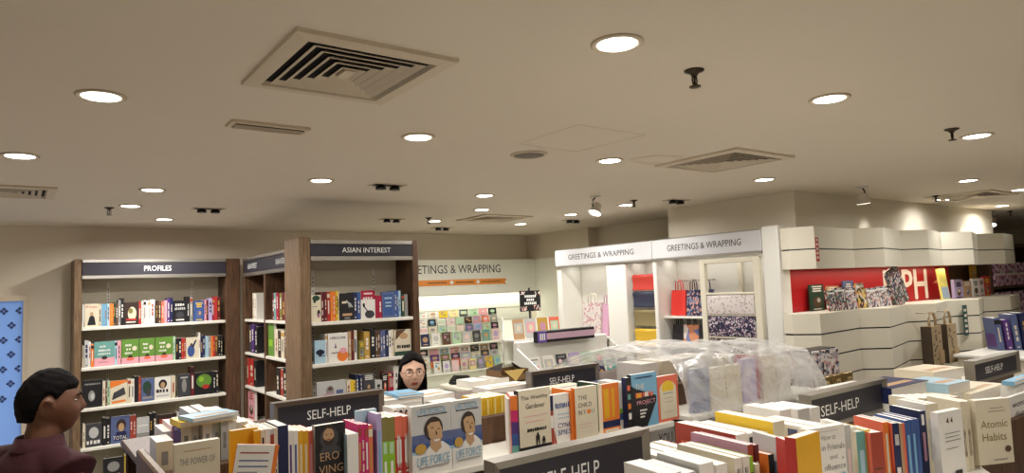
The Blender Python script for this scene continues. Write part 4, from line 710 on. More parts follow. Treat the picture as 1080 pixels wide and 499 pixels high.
for a, b_, py, c, l, sp in ((268, 275, 455, 'mustard', 'mustard yellow spine beside the plain mustard cover', [('r', (.3, .3, .7, .8), 'black')]), (275, 280, 454, 'cream', 'slim cream spine with dark title, first right of the mustard book', [('r', (.3, .5, .7, .9), 'black')]), (280, 285, 453, 'white', 'white spine with gold title, second right of the mustard book', [('r', (.3, .3, .7, .8), 'gold')]), (285, 289, 453, 'pale grey', 'pale grey spine, third right of the mustard book', None), (289, 293, 452, 'cream', 'cream spine touching the navy book', None), (293, 304, 450, 'navy', 'wide plain navy spine in the second row', [('r', (.3, .1, .7, .2), 'slate blue')]), (304, 309, 455, 'white', 'white spine with purple title, right after the navy book', [('r', (.3, .1, .7, .8), 'purple')]), (309, 314.5, 455, 'white', 'white spine with grey title, second after the navy book', [('r', (.3, .1, .7, .8), 'slate blue')]), (314.5, 320, 455, 'mustard', 'amber spine, left one of the amber pair', [('r', (.3, .15, .7, .8), 'cream')]), (320, 325, 455, 'mustard', 'amber spine, right one of the amber pair', [('r', (.3, .15, .7, .8), 'cream')]), (325, 331, 455, 'coral', 'coral spine directly left of the bearded portrait book', [('r', (.3, .15, .7, .8), 'pink')])):
    col = {'navy': 'blue'}.get(c, c); sb(a, b_, py, Y2, .14, c if c != 'navy' else 'navy', label=l, spines=sp, group=LG)
fb(332, 364, 450, 2.32, 'dark grey', [(k_, ([(x_, .82 + (y_ - .7) * .8) for x_, y_ in a_] if k_ == 'p' else (a_[0], .82 + (a_[1] - .7) * .8, a_[2], a_[3] * .8) if k_ == 'e' else a_), c_) for k_, a_, c_ in [('r', (0, 0, 1, 1), 'black'), ('e', (.46, .68, .3, .2), 'dark grey'), ('e', (.44, .72, .18, .15), 'tan'), ('p', [(.26, .7), (.3, .58), (.44, .53), (.58, .58), (.62, .7), (.56, .66), (.44, .63), (.32, .66)], 'dark brown'), ('p', [(.24, .78), (.3, .9), (.46, .93), (.62, .88), (.64, .78), (.56, .84), (.4, .86), (.3, .82)], 'dark brown'), ('e', (.44, .66, .07, .012), 'brick red'), ('e', (.37, .745, .03, .01), 'black'), ('e', (.51, .745, .03, .01), 'black'), ('p', [(.1, .4), (.9, .4), (.75, .52), (.44, .56), (.2, .52)], 'dark grey')]] + [('t', (.46, .55, .62, .115), 'tan', 'ERO'), ('t', (.5, .37, .8, .115), 'tan', 'VING'), ('r', (.2, .26, .8, .28), 'grey'), ('r', (.3, .2, .7, .22), 'white')], 'black book with a bearded face and bold tan letters', spine='grey', t=.03)
sb(366, 378, 459, 2.29, .12, 'pale blue', 'white', label='short pale blue paperback in front of the magenta books', spines=[])
for k, (a, b_, l) in enumerate(((377.5, 381, 'first'), (381, 384.5, 'second'), (384.5, 388.5, 'third'), (388.5, 393, 'fourth'))): sb(a, b_, 448 + (k > 2), Y2 + .0, .14, 'magenta', 'magenta' if k < 3 else 'coral', label=f'magenta spine, {l} from the left of the magenta group', group='magenta books')
fb(376, 397, 434, 2.42, 'pale blue', [('r', (.1, .8, .9, .84), 'sky blue')], 'tall pale blue book rising behind the magenta spines', spine='pale blue', t=.02, z0=G2Z)
sb(397, 402.5, 437, 2.34, .15, 'lilac', 'lilac', label='tall pale lilac spine with blue lettering left of the green pair', spines=[('r', (.3, .06, .7, .75), 'sky blue')])
for a, b_, l in ((402.5, 408.7, 'left'), (408.7, 416, 'right')): sb(a, b_, 441, Y2, .14, 'lime green', 'lime green', label=f'lime green spine with mottled top, {l} one of the pair', spines=[('r', (0, .62, 1, 1), 'olive'), ('r', (.2, .42, .8, .6), 'pale green'), ('r', (.3, .06, .7, .3), 'white')], group='lime green pair')
for a, b_, l in ((416, 424.3, 'left'), (424.3, 433, 'right')): sb(a, b_, 440, Y2, .14, 'red', 'red', label=f'red spine with bold white title, {l} one of the pair', spines=[('r', (0, .66, 1, 1), 'coral'), ('t', (.5, .45, .4, .62), 'white', '~9'), ('r', (.2, .24, .44, .62), 'white'), ('r', (.56, .24, .8, .62), 'white'), ('e', (.5, .1, .2, .02), 'white')], group='red pair')
LF = [('r', (0, .30, 1, .58), 'slate blue'), ('r', (0, .30, 1, .45), 'blue'), ('r', (0, .0, 1, .3), 'white'), ('r', (0, .3, 1, .345), 'pale blue'), ('t', (.5, .905, .72, .075), 'sky blue', 'LIFE FORCE'), ('r', (.15, .845, .9, .857), 'black'), ('r', (.2, .95, .8, .96), 'grey'), ('p', [(.3, .26), (.95, .26), (.92, .36), (.76, .44), (.5, .44), (.36, .36)], 'white'), ('p', [(.48, .5), (.7, .5), (.72, .36), (.6, .3), (.48, .38)], 'tan'), ('e', (.56, .62, .2, .15), 'dark brown'), ('p', [(.42, .66), (.5, .7), (.68, .7), (.73, .62), (.75, .5), (.66, .41), (.56, .42), (.46, .52)], 'tan'), ('r', (.5, .625, .56, .637), 'black'), ('r', (.63, .625, .69, .637), 'black'), ('p', [(.55, .475), (.69, .475), (.66, .45), (.58, .45)], 'white'), ('p', [(.6, .6), (.64, .54), (.6, .53)], 'brown'), ('e', (.2, .38, .14, .075), 'gold'), ('t', (.52, .2, .82, .13), 'sky blue', 'LIFE FORCE'), ('r', (.15, .1, .9, .115), 'grey')]
LF = [(k_[0], [((a - .58) * 1.18 + .56, (b - .56) * 1.14 + .58) for a, b in k_[1]], k_[2]) if k_[0] == 'p' and i_ > 7 else (k_[0], tuple((v - c0) * f_ + c1 if q < 2 or k_[0] == 'r' else v * f_ for q, (v, c0, c1, f_) in enumerate(zip(k_[1], (.58, .56, .58, .56), (.56, .58, .56, .58), (1.18, 1.14, 1.18, 1.14)))), k_[2]) if i_ in (8, 10, 11) or (k_[0] == 'e' and k_[2] == 'dark brown') else k_ for i_, k_ in enumerate(LF)]
fb(433.5, 475, 430, 2.31, 'pale grey', LF, 'white book showing a smiling man by the sea, left one of the two', spine='white', t=.03)
fb(475.5, 507, 424, 2.31, 'pale grey', LF, 'white book showing a smiling man by the sea, right one of the two', spine='white', t=.03)
for k in range(3):
    sb(414 + k * 6, 419.5 + k * 6, 431 - k * .6, 2.46, .09, 'white', label=f'white spine with small dark portrait above the red pair, {ORD[k]} from left', spines=[('e', (.5, .9, .36, .06), 'dark brown'), ('e', (.5, .885, .2, .035), 'tan')], group='white portrait spines')
for k in range(4): sb(505 + k * 7.4, 512 + k * 7.4, 421 - k * 1.2, 2.63, .15, 'yellow', label=f'yellow patterned paperback on the deck, {ORD[k]} from the left', z0=1.306, spines=[('r', (.2, .1, .4, .9), 'pale yellow'), ('r', (.6, .15, .8, .85), 'mustard')], group='yellow paperbacks on the deck')
# --- second row, right part
sb(535, 538, 421, Y2, .12, 'white', label='thin white spine left of the rainbow spine', spines=[], rz=-.52)
sb(538, 545.5, 418, Y2 - .02, .12, 'coral', 'magenta', rz=-.5, label='rainbow striped spine beside the cream book with two figures', spines=[('r', (0, .75, 1, 1), 'orange'), ('r', (0, .55, 1, .75), 'magenta'), ('r', (0, .35, 1, .55), 'purple'), ('r', (0, .15, 1, .35), 'blue'), ('r', (0, 0, 1, .15), 'teal')])
fb(546, 579.5, 413, 2.31, 'cream', [('r', (0, 0, 1, .08), 'black'), ('t', (.5, .86, .84, .085), 'black', 'The Wealthy'), ('t', (.52, .73, .6, .085), 'black', 'Gardener'), ('r', (.15, .56, .9, .57), 'pink'), ('r', (.2, .47, .8, .48), 'pink'), ('t', (.55, .34, .62, .06), 'black', '~11'), ('p', [(.5, .08), (.54, .08), (.56, .2), (.6, .08), (.62, .08), (.62, .24), (.5, .24)], 'black'), ('e', (.56, .26, .035, .025), 'black'), ('p', [(.7, .08), (.73, .08), (.75, .14), (.77, .08), (.79, .08), (.79, .17), (.7, .17)], 'black'), ('e', (.745, .19, .03, .02), 'black')], 'cream book with two small black figures at its foot', spine='black', t=.03)
sb(579.5, 583, 418, Y2 - .02, .12, 'white', 'brick red', label='thin white spine with red and navy marks beside the two-figure cream book', spines=[('r', (0, .7, 1, 1), 'navy'), ('r', (.1, .35, .9, .6), 'white')])
fb(583, 602, 417, 2.33, 'white', [('t', (.5, .76, .8, .12), 'slate blue', '~8'), ('r', (.2, .58, .9, .6), 'pale blue'), ('r', (.2, .5, .9, .52), 'pale blue'), ('t', (.56, .36, .72, .1), 'purple', 'CYNE'), ('t', (.56, .22, .72, .1), 'blue', 'SPIES'), ('p', [(0, 0), (.12, 0), (0, .3)], 'red')], 'white paperback with purple and blue capitals beside the orange spine', spine='white')
sb(601, 605.5, 412, 2.32, .13, 'orange', label='orange spine left of the cream book with an orange letter O', spines=[])
fb(605.5, 629, 410, 2.31, 'cream', [('t', (.34, .8, .4, .085), 'dark grey', 'THE'), ('t', (.44, .66, .6, .085), 'dark grey', 'CHILD'), ('t', (.3, .52, .3, .085), 'dark grey', 'IN Y'), ('e', (.6, .52, .09, .045), 'orange'), ('t', (.78, .52, .12, .085), 'teal', 'U'), ('r', (.15, .3, .8, .31), 'pale pink'), ('r', (.15, .24, .7, .25), 'pale pink')], 'cream book whose thin grey title has an orange letter O', spine='orange')
sb(629, 634, 405, Y2 + .04, .14, 'dark green', 'teal', label='dark green spine right of the cream orange-letter book', spines=[])
fb(634, 652, 406, 2.33, 'orange', [('r', (0, 0, 1, .1), 'orange'), ('r', (0, .1, 1, .24), 'navy'), ('r', (.1, .3, .4, .9), 'mustard'), ('r', (.55, .3, .7, .9), 'mustard'), ('r', (.1, .02, .9, .07), 'cream')], 'orange patterned book with a navy lower band', spine='cream')
sb(652, 656, 404, Y2, .14, 'white', label='white spine with blue and lime bands right of the orange book', spines=[('r', (0, .2, 1, .34), 'blue'), ('r', (0, .34, 1, .44), 'lime green')])
sb(656, 660, 403, Y2, .14, 'pale blue', label='pale blue spine beside the black lettered spine', spines=[('r', (0, .25, 1, .4), 'sky blue')])
sb(660, 665, 399, 2.30, .03, 'navy', 'black', label='black spine of colourful letters left of the project book', spines=[('r', (.2, .75, .8, .85), 'coral'), ('r', (.2, .58, .8, .68), 'teal'), ('r', (.2, .4, .8, .5), 'orange'), ('r', (.2, .2, .8, .32), 'white')])
fb(665, 692, 396, 2.30, 'sky blue', [('p', [(0, 0), (.55, 0), (.95, .45), (.95, .55), (.1, .75), (0, .8)], 'black'), ('t', (.32, .76, .34, .1), 'cream', 'THE'), ('t', (.5, .6, .7, .1), 'coral', '~5'), ('r', (.2, .56, .34, .64), 'mustard'), ('r', (.5, .56, .62, .64), 'white'), ('t', (.54, .45, .72, .1), 'pink', 'PROJECT'), ('r', (.28, .3, .55, .33), 'white'), ('r', (.28, .24, .5, .27), 'white'), ('r', (.28, .18, .45, .21), 'white'), ('r', (.15, .92, .8, .94), 'navy')], 'sky blue book with a black diagonal and colourful capitals', spine='black')
fb(692.5, 714, 398, 2.31, 'coral', [('r', (.1, .06, .9, .7), 'cream'), ('e', (.5, .7, .4, .18), 'cream'), ('e', (.5, .74, .3, .15), 'yellow'), ('r', (.1, .06, .9, .66), 'cream'), ('r', (.25, .6, .75, .62), 'grey'), ('r', (.3, .5, .7, .51), 'grey'), ('r', (.3, .42, .7, .43), 'grey'), ('r', (.25, .2, .75, .21), 'tan')], 'orange book with a yellow sun over a cream arch', spine='brick red')
# lower shelf card
x0, x1 = X(686, 2.45, 1.1), X(712, 2.45, 1.1); e = tag(empty('shelf_card', (x0, 2.45, .951)), 'grey card reading YOU on the lower shelf under the sun book', 'sign')
b = MB().box((0, 0, 0), (x1 - x0, .012, Z(456, x0, 2.45) - .951), C('pale grey')); zt = Z(456, x0, 2.45) - .951; b.build('card_board', e)
b = MB(); b.p_text((0, -.001, zt - .1), (x1 - x0, 0, 0), (0, 0, .1), 'YOU', (.6, .5, .56, .6), C('black')); b.build('card_lettering', e)
for k, (c, a) in enumerate((('brown', 680), ('dark brown', 676), ('tan', 683))):
    x = X(a, 2.42, 1.05); book((x, 2.42, .951), .02, .2, .11, c, label=f'{c} spine on the lower shelf left of the YOU card', spines=spine_print(c, .02))
# --- books lying and standing on the deck behind
def lying(px, py, z, n, w_, d, rz, cols, label, t=.022, z0=None, grp=None):
    """flat pile whose top near-left corner shows at (px, py)"""
    k = -(py - CY) / FPX; x = y = 1.0; dirv = FW + RV * ((px - CX) / FPX) + UV * k; s_ = (z - EYE) / dirv.z; x, y = s_ * dirv.x, s_ * dirv.y
    z0 = z0 if z0 is not None else 1.306; t = (z - z0) / n
    for i in range(n):
        c = cols[i % len(cols)]; cov, pg = MB(), MB(); e = empty('book', (x, y, z0 + i * t), rz + random.uniform(-.04, .04))
        cov.box((0, 0, 0), (w_, d, .0018), C(c)).box((0, 0, t - .002), (w_, d, t - .0003), C(c)).box((0, 0, 0), (.0018, d, t - .0003), C(c)); pg.box((.002, .001, .0018), (w_ - .001, d - .001, t - .002), PAGES)
        if i == n - 1: cov.box((w_ * .15, d * .2, t - .0004), (w_ * .85, d * .4, t + .0002), C(random.choice(['grey', 'slate blue', 'tan'])))
        cov.build('cover', e); pg.build('page_block', e)
        tag(e, (f'{c} book, {["bottom", "lower", "middle", "upper", "top"][i] if n > 1 and i < n - 1 else "top"} of the ' if n > 1 else f'{c} book, single ') + label, 'book', grp)
lying(405, 423, 1.375, 3, .2, .26, -.1, ['white', 'white', 'white'], 'flat pile behind the red pair', grp='flat pile behind the red pair')
lying(420, 418, 1.39, 1, .14, .2, -.1, ['sky blue'], 'on the white pile before the woman', z0=1.376)
lying(447, 419, 1.37, 2, .2, .2, .1, ['white', 'white'], 'flat pile right of the blue book')
lying(470, 428, 1.35, 2, .14, .2, .0, ['cream', 'white'], 'flat pile behind the right smiling man book')
lying(515, 411, 1.36, 2, .3, .15, .05, ['cream', 'white'], 'flat pile behind the yellow paperbacks')
lying(585, 412, 1.37, 2, .25, .16, .0, ['pale grey', 'cream'], 'flat pile behind the white capitals book')
lying(640, 404, 1.345, 2, .14, .12, .1, ['white', 'slate blue'], 'flat pile right of the middle sign')
DK = 'page tops behind the left end of the second row'
for i, (a, b_, py, y, d, cov, sp, l) in enumerate(((165, 183, 467, 2.62, .14, 'white', 'cream', 'thick cream book at the far left behind the brown artwork book'), (191, 202, 448, 2.75, .2, 'purple', 'white', 'white spined book with a purple side at far left'), (202, 210, 449, 2.75, .2, 'white', 'pale grey', 'pale grey spine right of the purple sided book'), (214, 224, 446, 2.72, .2, 'white', 'white', 'white book on the deck above the brown artwork book'), (224, 233, 444, 2.72, .2, 'purple', 'pale grey', 'pale grey spine with a purple side on the deck'), (233, 241, 444, 2.70, .22, 'pale green', 'pale grey', 'greenish grey spine on the deck left of the mustard cover'), (241, 250, 445, 2.70, .22, 'white', 'white', 'white spine on the deck above the mustard cover'), (250, 262, 446, 2.70, .22, 'white', 'cream', 'cream spine on the deck above the mustard cover'), (262, 272, 449, 2.66, .2, 'white', 'pale grey', 'pale grey spine on the deck left of the first sign'), (172, 181, 456, 2.9, .2, 'white', 'white', 'white book at the rear left of the deck'), (181, 190, 450, 2.9, .2, 'pale pink', 'mauve', 'mauve book at the rear left of the deck'))):
    sb(a, b_, py, y, d, cov, sp, back=cov, label=l, z0=1.306, spines=[('r', (.3, .3, .7, .7), 'grey')])
lying(203, 442, 1.485, 1, .17, .12, .25, ['pale blue'], 'lying across the white spines at left', z0=1.472)
for k, (a, py, c) in enumerate(((200, 436, 'pale grey'), (212, 434, 'white'), (222, 437, 'cream'), (232, 436, 'white'), (243, 439, 'pale grey'))): sb(a, a + 10, py, 3.05, .22, c, label=f'{c} book standing at the rear of the deck, {ORD[k]} from the left', z0=1.306, spines=[])
lying(190, 446, 1.47, 1, .2, .13, .1, ['yellow'], 'yellow edged, lying on the white books', z0=1.45)
# --- front row table (books turned a little toward the aisle)
Z1 = G1Z; RZ = math.radians(-24)
def dx_(*a, **k): k.setdefault('z0', Z1); return sb(*a, **k)
FG = 'book tops between the two nearest signs'
def at(x, y, t, ztop, d, cover, spine, back, label, rz=-.12, spines=(), backs=(), pages_front=False):
    o = book((x, y, Z1 + .0005), t, ztop - Z1, d, cover, spine, back, rz, (), spines, backs, label, True, FG); return o
th = [('t', (.5, .62, .5, .5), 'dark grey', 'THIN')]
at(1.30, 1.16, .055, 1.425, .16, 'white', 'white', 'white', 'white book nearest the big front sign, at the bottom edge')
at(1.36, 1.16, .05, 1.415, .16, 'white', 'pale grey', 'white', 'pale grey spined book second from the big front sign')
at(1.42, 1.15, .05, 1.43, .16, 'white', 'white', 'pale grey', 'white book third from the big front sign')
at(1.475, 1.14, .04, 1.42, .18, 'white', 'white', 'white', 'white book just left of the two dark-lettered cream spines')
at(1.55, 1.135, .024, 1.425, .22, 'cream', 'white', 'cream', 'cream book with bold dark spine letters, left one of two', spines=th, backs=[('r', (.3, .84, .8, .86), 'grey'), ('r', (.3, .8, .85, .82), 'grey')])
at(1.577, 1.13, .024, 1.425, .22, 'cream', 'white', 'cream', 'cream book with bold dark spine letters, right one of two', spines=th)
at(1.603, 1.128, .012, 1.422, .2, 'lime green', 'lime green', 'lime green', 'slim green and black spine right of the dark-lettered cream pair', spines=[('r', (0, .3, 1, .8), 'dark green')])
at(1.618, 1.12, .014, 1.40, .15, 'pale green', 'cream', 'cream', 'low cream book right of the slim green spine')
at(1.645, 1.16, .02, 1.44, .22, 'mauve', 'brick red', 'mauve', 'mauve book with a brick red spine, left one', spines=[('r', (.3, .2, .7, .8), 'pink')])
at(1.668, 1.155, .016, 1.437, .22, 'mauve', 'maroon', 'brick red', 'maroon spine right of the mauve book', spines=[('r', (.3, .2, .7, .8), 'pale pink')])
at(1.695, 1.13, .02, 1.41, .12, 'orange', 'black', 'orange', 'small black spined book with orange side')
at(1.715, 1.12, .02, 1.39, .12, 'slate blue', 'grey', 'slate blue', 'grey blue book in front of the white stack')
at(1.56, 1.42, .05, 1.38, .13, 'white', 'pale grey', 'white', 'white block behind the dark-lettered cream pair, left one')
at(1.62, 1.43, .05, 1.38, .13, 'white', 'white', 'white', 'white block behind the dark-lettered cream pair, middle one')
at(1.68, 1.43, .04, 1.38, .13, 'coral', 'coral', 'cream', 'thin coral edged book behind the mauve book')
at(1.745, 1.27, .05, 1.435, .26, 'brick red', 'white', 'brick red', 'brick red sided book with white edge toward the front', spines=[('r', (0, 0, 1, 1), PAGES)], backs=[('t', (.3, .72, .4, .1), 'coral', '~6')])
at(1.80, 1.27, .03, 1.43, .25, 'white', 'white', 'white', 'white book right of the brick red sided one', spines=[('r', (.3, .6, .8, .95), 'black')])
at(1.835, 1.26, .05, 1.425, .25, 'white', 'cream', 'white', 'cream spined book left of the yellow sided one')
at(1.895, 1.24, .05, 1.455, .24, 'yellow', 'cream', 'yellow', 'yellow sided book rising behind the cream block', backs=[('r', (.2, .82, .6, .86), 'brown')])
at(1.955, 1.30, .05, 1.44, .2, 'white', 'white', 'white', 'white book right of the yellow sided one')
at(1.99, 1.16, .04, 1.43, .2, 'white', 'white', 'white', 'white book with four blue windows on its side', backs=[('r', (.02 + k * .24, .72, .2 + k * .24, .95), 'slate blue') for k in range(4)])
at(2.04, 1.18, .05, 1.43, .2, 'white', 'white', 'white', 'white book right of the blue window book')
at(2.12, 1.36, .06, 1.445, .16, 'white', 'white', 'white', 'plain white block behind the blue window book')
at(2.20, 1.34, .06, 1.44, .16, 'white', 'pale grey', 'white', 'plain pale grey block left of the right-hand sign')
at(2.28, 1.34, .05, 1.435, .16, 'white', 'white', 'white', 'plain white block touching the right-hand sign')
at(1.705, 1.08, .018, 1.455, .14, 'white', 'white', 'pale grey', 'tall white book left of the red and yellow one', rz=-.3)
fb(839, 864, 463, .99, 'mustard', [('r', (0, .0, 1, 1), 'mustard')], 'plain amber book with a red spine at the bottom edge', w_=.12, z0=Z1, spine='red', t=.03)
sb(830.5, 838.5, 466, 1.02, .06, 'red', 'red', label='dark red spine left of the plain amber cover', z0=Z1, spines=[], rz=-.5)
fb(851, 890, 454, 1.10, 'white', [('t', (.56, .88, .38, .062), 'grey', 'How to'), ('t', (.66, .765, .62, .07), 'grey', 'in Friends'), ('t', (.66, .65, .2, .055), 'grey', 'and'), ('t', (.68, .535, .58, .07), 'grey', 'nfluence'), ('e', (.86, .74, .02, .012), 'grey'), ('e', (.9, .62, .02, .012), 'grey'), ('e', (.9, .43, .05, .03), 'sky blue'), ('r', (.3, .95, .8, .957), 'pale grey')], 'white book with four grey title lines, right of the amber cover', w_=.15, z0=Z1, t=.03)
NG = 'row of spines in front of the right-hand sign'
for a, b_, py, y, c, sp, bk, l, prt in ((890, 897, 449, 1.09, 'white', 'pale grey', 'white', 'white spine beside the white four-line title cover', [('r', (.3, .3, .7, .7), 'pale pink')]), (897, 903, 451, 1.08, 'white', 'white', 'white', 'second white spine right of the white four-line title cover', []), (903, 912, 456, 1.06, 'teal', 'teal', 'cream', 'teal blue spine with pale title in the front row', [('r', (.25, .2, .75, .75), 'pale blue')]), (912, 918, 454, 1.05, 'yellow', 'yellow', 'yellow', 'yellow spine with black title right of the teal spine', [('r', (.3, .1, .7, .6), 'black')]), (918, 931, 457, 1.03, 'brick red', 'brick red', 'coral', 'dull brick red cover right of the yellow spine', [('r', (.15, .2, .8, .22), 'brown'), ('r', (.15, .3, .7, .32), 'brown'), ('r', (.15, .4, .8, .42), 'brown'), ('r', (.15, .5, .75, .52), 'brown')]), (931, 937, 446, 1.05, 'coral', 'orange', 'coral', 'coral sided book with orange spine and white top', [('r', (.3, .3, .7, .85), 'cream')]), (937, 941, 445, 1.05, 'dark green', 'dark green', 'white', 'thin dark green spine right of the coral book', []), (941, 948, 447, 1.03, 'navy', 'navy', 'coral', 'navy spine with white and red print', [('r', (.2, .1, .8, .25), 'red'), ('r', (.2, .3, .8, .4), 'white'), ('r', (.2, .7, .8, .85), 'pale grey')]), (948, 954, 447, 1.03, 'grey', 'tan', 'orange', 'tan and orange striped spine right of the navy print', [('r', (.5, 0, 1, 1), 'coral')]), (954, 960, 444, 1.02, 'blue', 'blue', 'blue', 'bright blue spine, left one of three', [('r', (.3, .1, .7, .8), 'sky blue')]), (960, 965.5, 443, 1.02, 'blue', 'blue', 'blue', 'bright blue spine, middle one of three', [('r', (.3, .1, .7, .8), 'sky blue')]), (965.5, 969, 442, 1.02, 'blue', 'blue', 'blue', 'bright blue spine, right one of three', []), (969, 976, 434, 1.04, 'navy', 'navy', 'navy', 'tall navy book with white printed spine', [('r', (.3, .8, .7, .95), 'white'), ('r', (.3, .3, .7, .7), 'mauve')]), (976, 982, 427, 1.06, 'white', 'cream', 'white', 'tall cream spine, left one beside the navy book', [('r', (.3, .2, .7, .8), 'pale grey')]), (982, 989, 426, 1.06, 'white', 'cream', 'white', 'tall cream spine, right one beside the small text card', [('r', (.3, .2, .7, .8), 'pale grey')])):
    dx_(a, b_, py, y, .13 if a > 925 else .11, c, sp, bk, RZ, l, spines=prt, group=NG)
fb(989, 1014, 436, .97, 'white', [('p', [(.3, .86), (.4, .92), (.42, .84)], 'brown'), ('p', [(.48, .86), (.56, .92), (.58, .84)], 'brown'), ('r', (.2, .7, .85, .71), 'grey'), ('r', (.2, .65, .8, .66), 'grey'), ('r', (.2, .6, .85, .61), 'grey'), ('r', (.2, .5, .7, .51), 'grey'), ('r', (.5, .1, .8, .2), 'black')], 'white back cover with fine text left of the large cream cover', w_=.13, z0=Z1)
for a, b_, l in ((1012, 1017, 'first'), (1017, 1022, 'second'), (1022, 1028, 'third')): dx_(a, b_, 424, 1.0, .14, 'cream', 'cream', 'cream', RZ, f'cream brown-lettered spine by the large cream cover, {l} from the left', spines=[('t', (.5, .5, .5, .6), 'brown', 'Atomic Habits')], group='cream spines beside the large cream cover')
fb(1028, 1064, 423, .975, 'cream', [('t', (.5, .62, .78, .12), 'olive', 'Atomic'), ('t', (.48, .42, .7, .12), 'olive', 'Habits'), ('r', (.4, .86, .8, .87), 'grey'), ('r', (.36, .81, .84, .82), 'grey'), ('e', (.84, .22, .09, .05), 'brown'), ('r', (.4, .06, .8, .075), 'grey')], 'large cream cover with olive title letters at the right end', w_=.145, z0=Z1 + .015, spine='cream', t=.03)
x, z = tops(1063, 420, 1.115); e = tag(empty('text_card', (x, 1.115, 1.263)), 'white card printed with wonder and dist at the right picture edge', 'sign')
MB().box((0, 0, 0), (.5, .015, z - 1.263), C('white')).build('card_board', e); b = MB(); b.p_text((0, -.001, z - 1.263 - .12), (.5, 0, 0), (0, 0, .12), 'wonder', (.3, .7, .44, .22), C('dark grey')); b.p_text((0, -.001, z - 1.263 - .12), (.5, 0, 0), (0, 0, .12), 'distant', (.34, .32, .44, .24), C('dark grey')); b.build('card_lettering', e)
BG = 'flat piles behind the right-hand signs'
for px, py, z, n, w_, d, cols, l in ((905, 414, 1.40, 3, .3, .2, ['white', 'cream', 'white'], 'pile just right of the right-hand sign'), (940, 410, 1.41, 3, .34, .2, ['cream', 'white', 'navy'], 'pile second right of the right-hand sign'), (1000, 406, 1.40, 3, .2, .2, ['white', 'pale grey', 'pale blue'], 'pile left of the rightmost sign'), (985, 393, 1.40, 4, .3, .2, ['tan', 'white', 'grey', 'cream'], 'rear pile left of the rightmost sign'), (1070, 407, 1.365, 2, .4, .06, ['cream', 'white'], 'pile below the rightmost sign')):
    lying(px, py, z, n, w_, d, -.05, cols, l, z0=Z1 + .001)
lying(1024, 416, 1.35, 3, .42, .16, -.03, ['cream', 'white', 'cream'], 'pile just below the rightmost sign', z0=Z1 + .001, grp=BG)
lying(1000, 417, 1.36, 3, .3, .16, -.03, ['white', 'cream', 'cream'], 'cream pile behind the brown-lettered cream spines', z0=Z1 + .001, grp=BG)
lying(1070, 403, 1.39, 1, .5, .05, 0, ['sky blue'], 'sky blue, lying right of the rightmost sign', z0=1.372)
for k in range(6): sb(1010 - 8 * k - 4, 1016 - 8 * k - 4, 419 + .4 * k, 1.16, .11, 'cream', 'cream', 'cream', -.2, f'cream book top behind the large cream cover, {ORD[k]} from the right', z0=Z1, spines=[], group='cream book tops behind the large cream cover')
# rear bits on the second gondola and around the card unit
e = tag(empty('open_carton', (2.52, 3.55, 0)), 'small open brown carton with a yellow flap left of the card rack', 'carton')
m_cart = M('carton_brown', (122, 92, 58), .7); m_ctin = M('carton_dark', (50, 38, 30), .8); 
tb2 = tag(empty('counter'), 'low white counter carrying the open carton and paper piles', 'counter')
MB().bbox((2.42, 3.75, 0), (3.2, 4.15, 1.22), m_white, .01).build('counter_body', tb2); MB().bbox((2.40, 3.72, 1.22), (3.22, 4.17, 1.25), m_cream, .006).build('counter_top', tb2)
e.location = (2.8, 3.9, 1.251); e.scale = (.75, .75, .85)
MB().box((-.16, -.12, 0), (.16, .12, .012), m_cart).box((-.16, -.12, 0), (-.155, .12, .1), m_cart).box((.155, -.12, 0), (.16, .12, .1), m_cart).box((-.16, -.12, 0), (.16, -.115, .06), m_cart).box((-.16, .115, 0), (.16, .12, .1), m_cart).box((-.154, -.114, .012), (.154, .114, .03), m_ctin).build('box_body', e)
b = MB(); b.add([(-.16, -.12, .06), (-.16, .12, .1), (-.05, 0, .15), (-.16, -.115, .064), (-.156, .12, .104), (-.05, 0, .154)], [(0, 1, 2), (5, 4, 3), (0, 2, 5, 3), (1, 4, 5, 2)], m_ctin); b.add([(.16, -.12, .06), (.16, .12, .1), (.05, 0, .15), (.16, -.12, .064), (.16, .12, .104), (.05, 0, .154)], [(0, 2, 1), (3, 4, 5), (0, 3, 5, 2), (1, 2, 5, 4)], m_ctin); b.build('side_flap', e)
b = MB(); b.add([(-.12, -.118, .1), (.12, -.118, .1), (0, -.128, .01), (-.12, -.122, .1), (.12, -.122, .1), (0, -.132, .01)], [(0, 1, 2), (5, 4, 3), (0, 3, 4, 1), (1, 4, 5, 2), (2, 5, 3, 0)], M('flap_yellow', (216, 186, 110), .6)); b.build('front_flap', e)
e = tag(empty('stapler', (2.52, 4.08, 1.251)), 'small black object lying on the white counter', 'stapler'); MB().bbox((-.08, -.03, 0), (.08, .03, .02), m_black).build('base', e); b = MB(); b.prism([(-.08, .022), (.08, .022), (.06, .05), (-.04, .06)], -.02, .02, m_black, 'y'); b.build('handle', e)
for k, (x, w_) in enumerate(((2.44, .14), (2.62, .12))):
    e = tag(empty('paper_stack', (x, 3.8, 1.251)), ('left', 'right')[k] + ' white paper stack on the counter beside the carton', 'paper stack'); MB().box((0, 0, 0), (w_, .2, .04), PAGES).build('sheets', e); MB().box((0, 0, .0402), (w_, .2, .042), C('white')).build('cover_sheet', e)
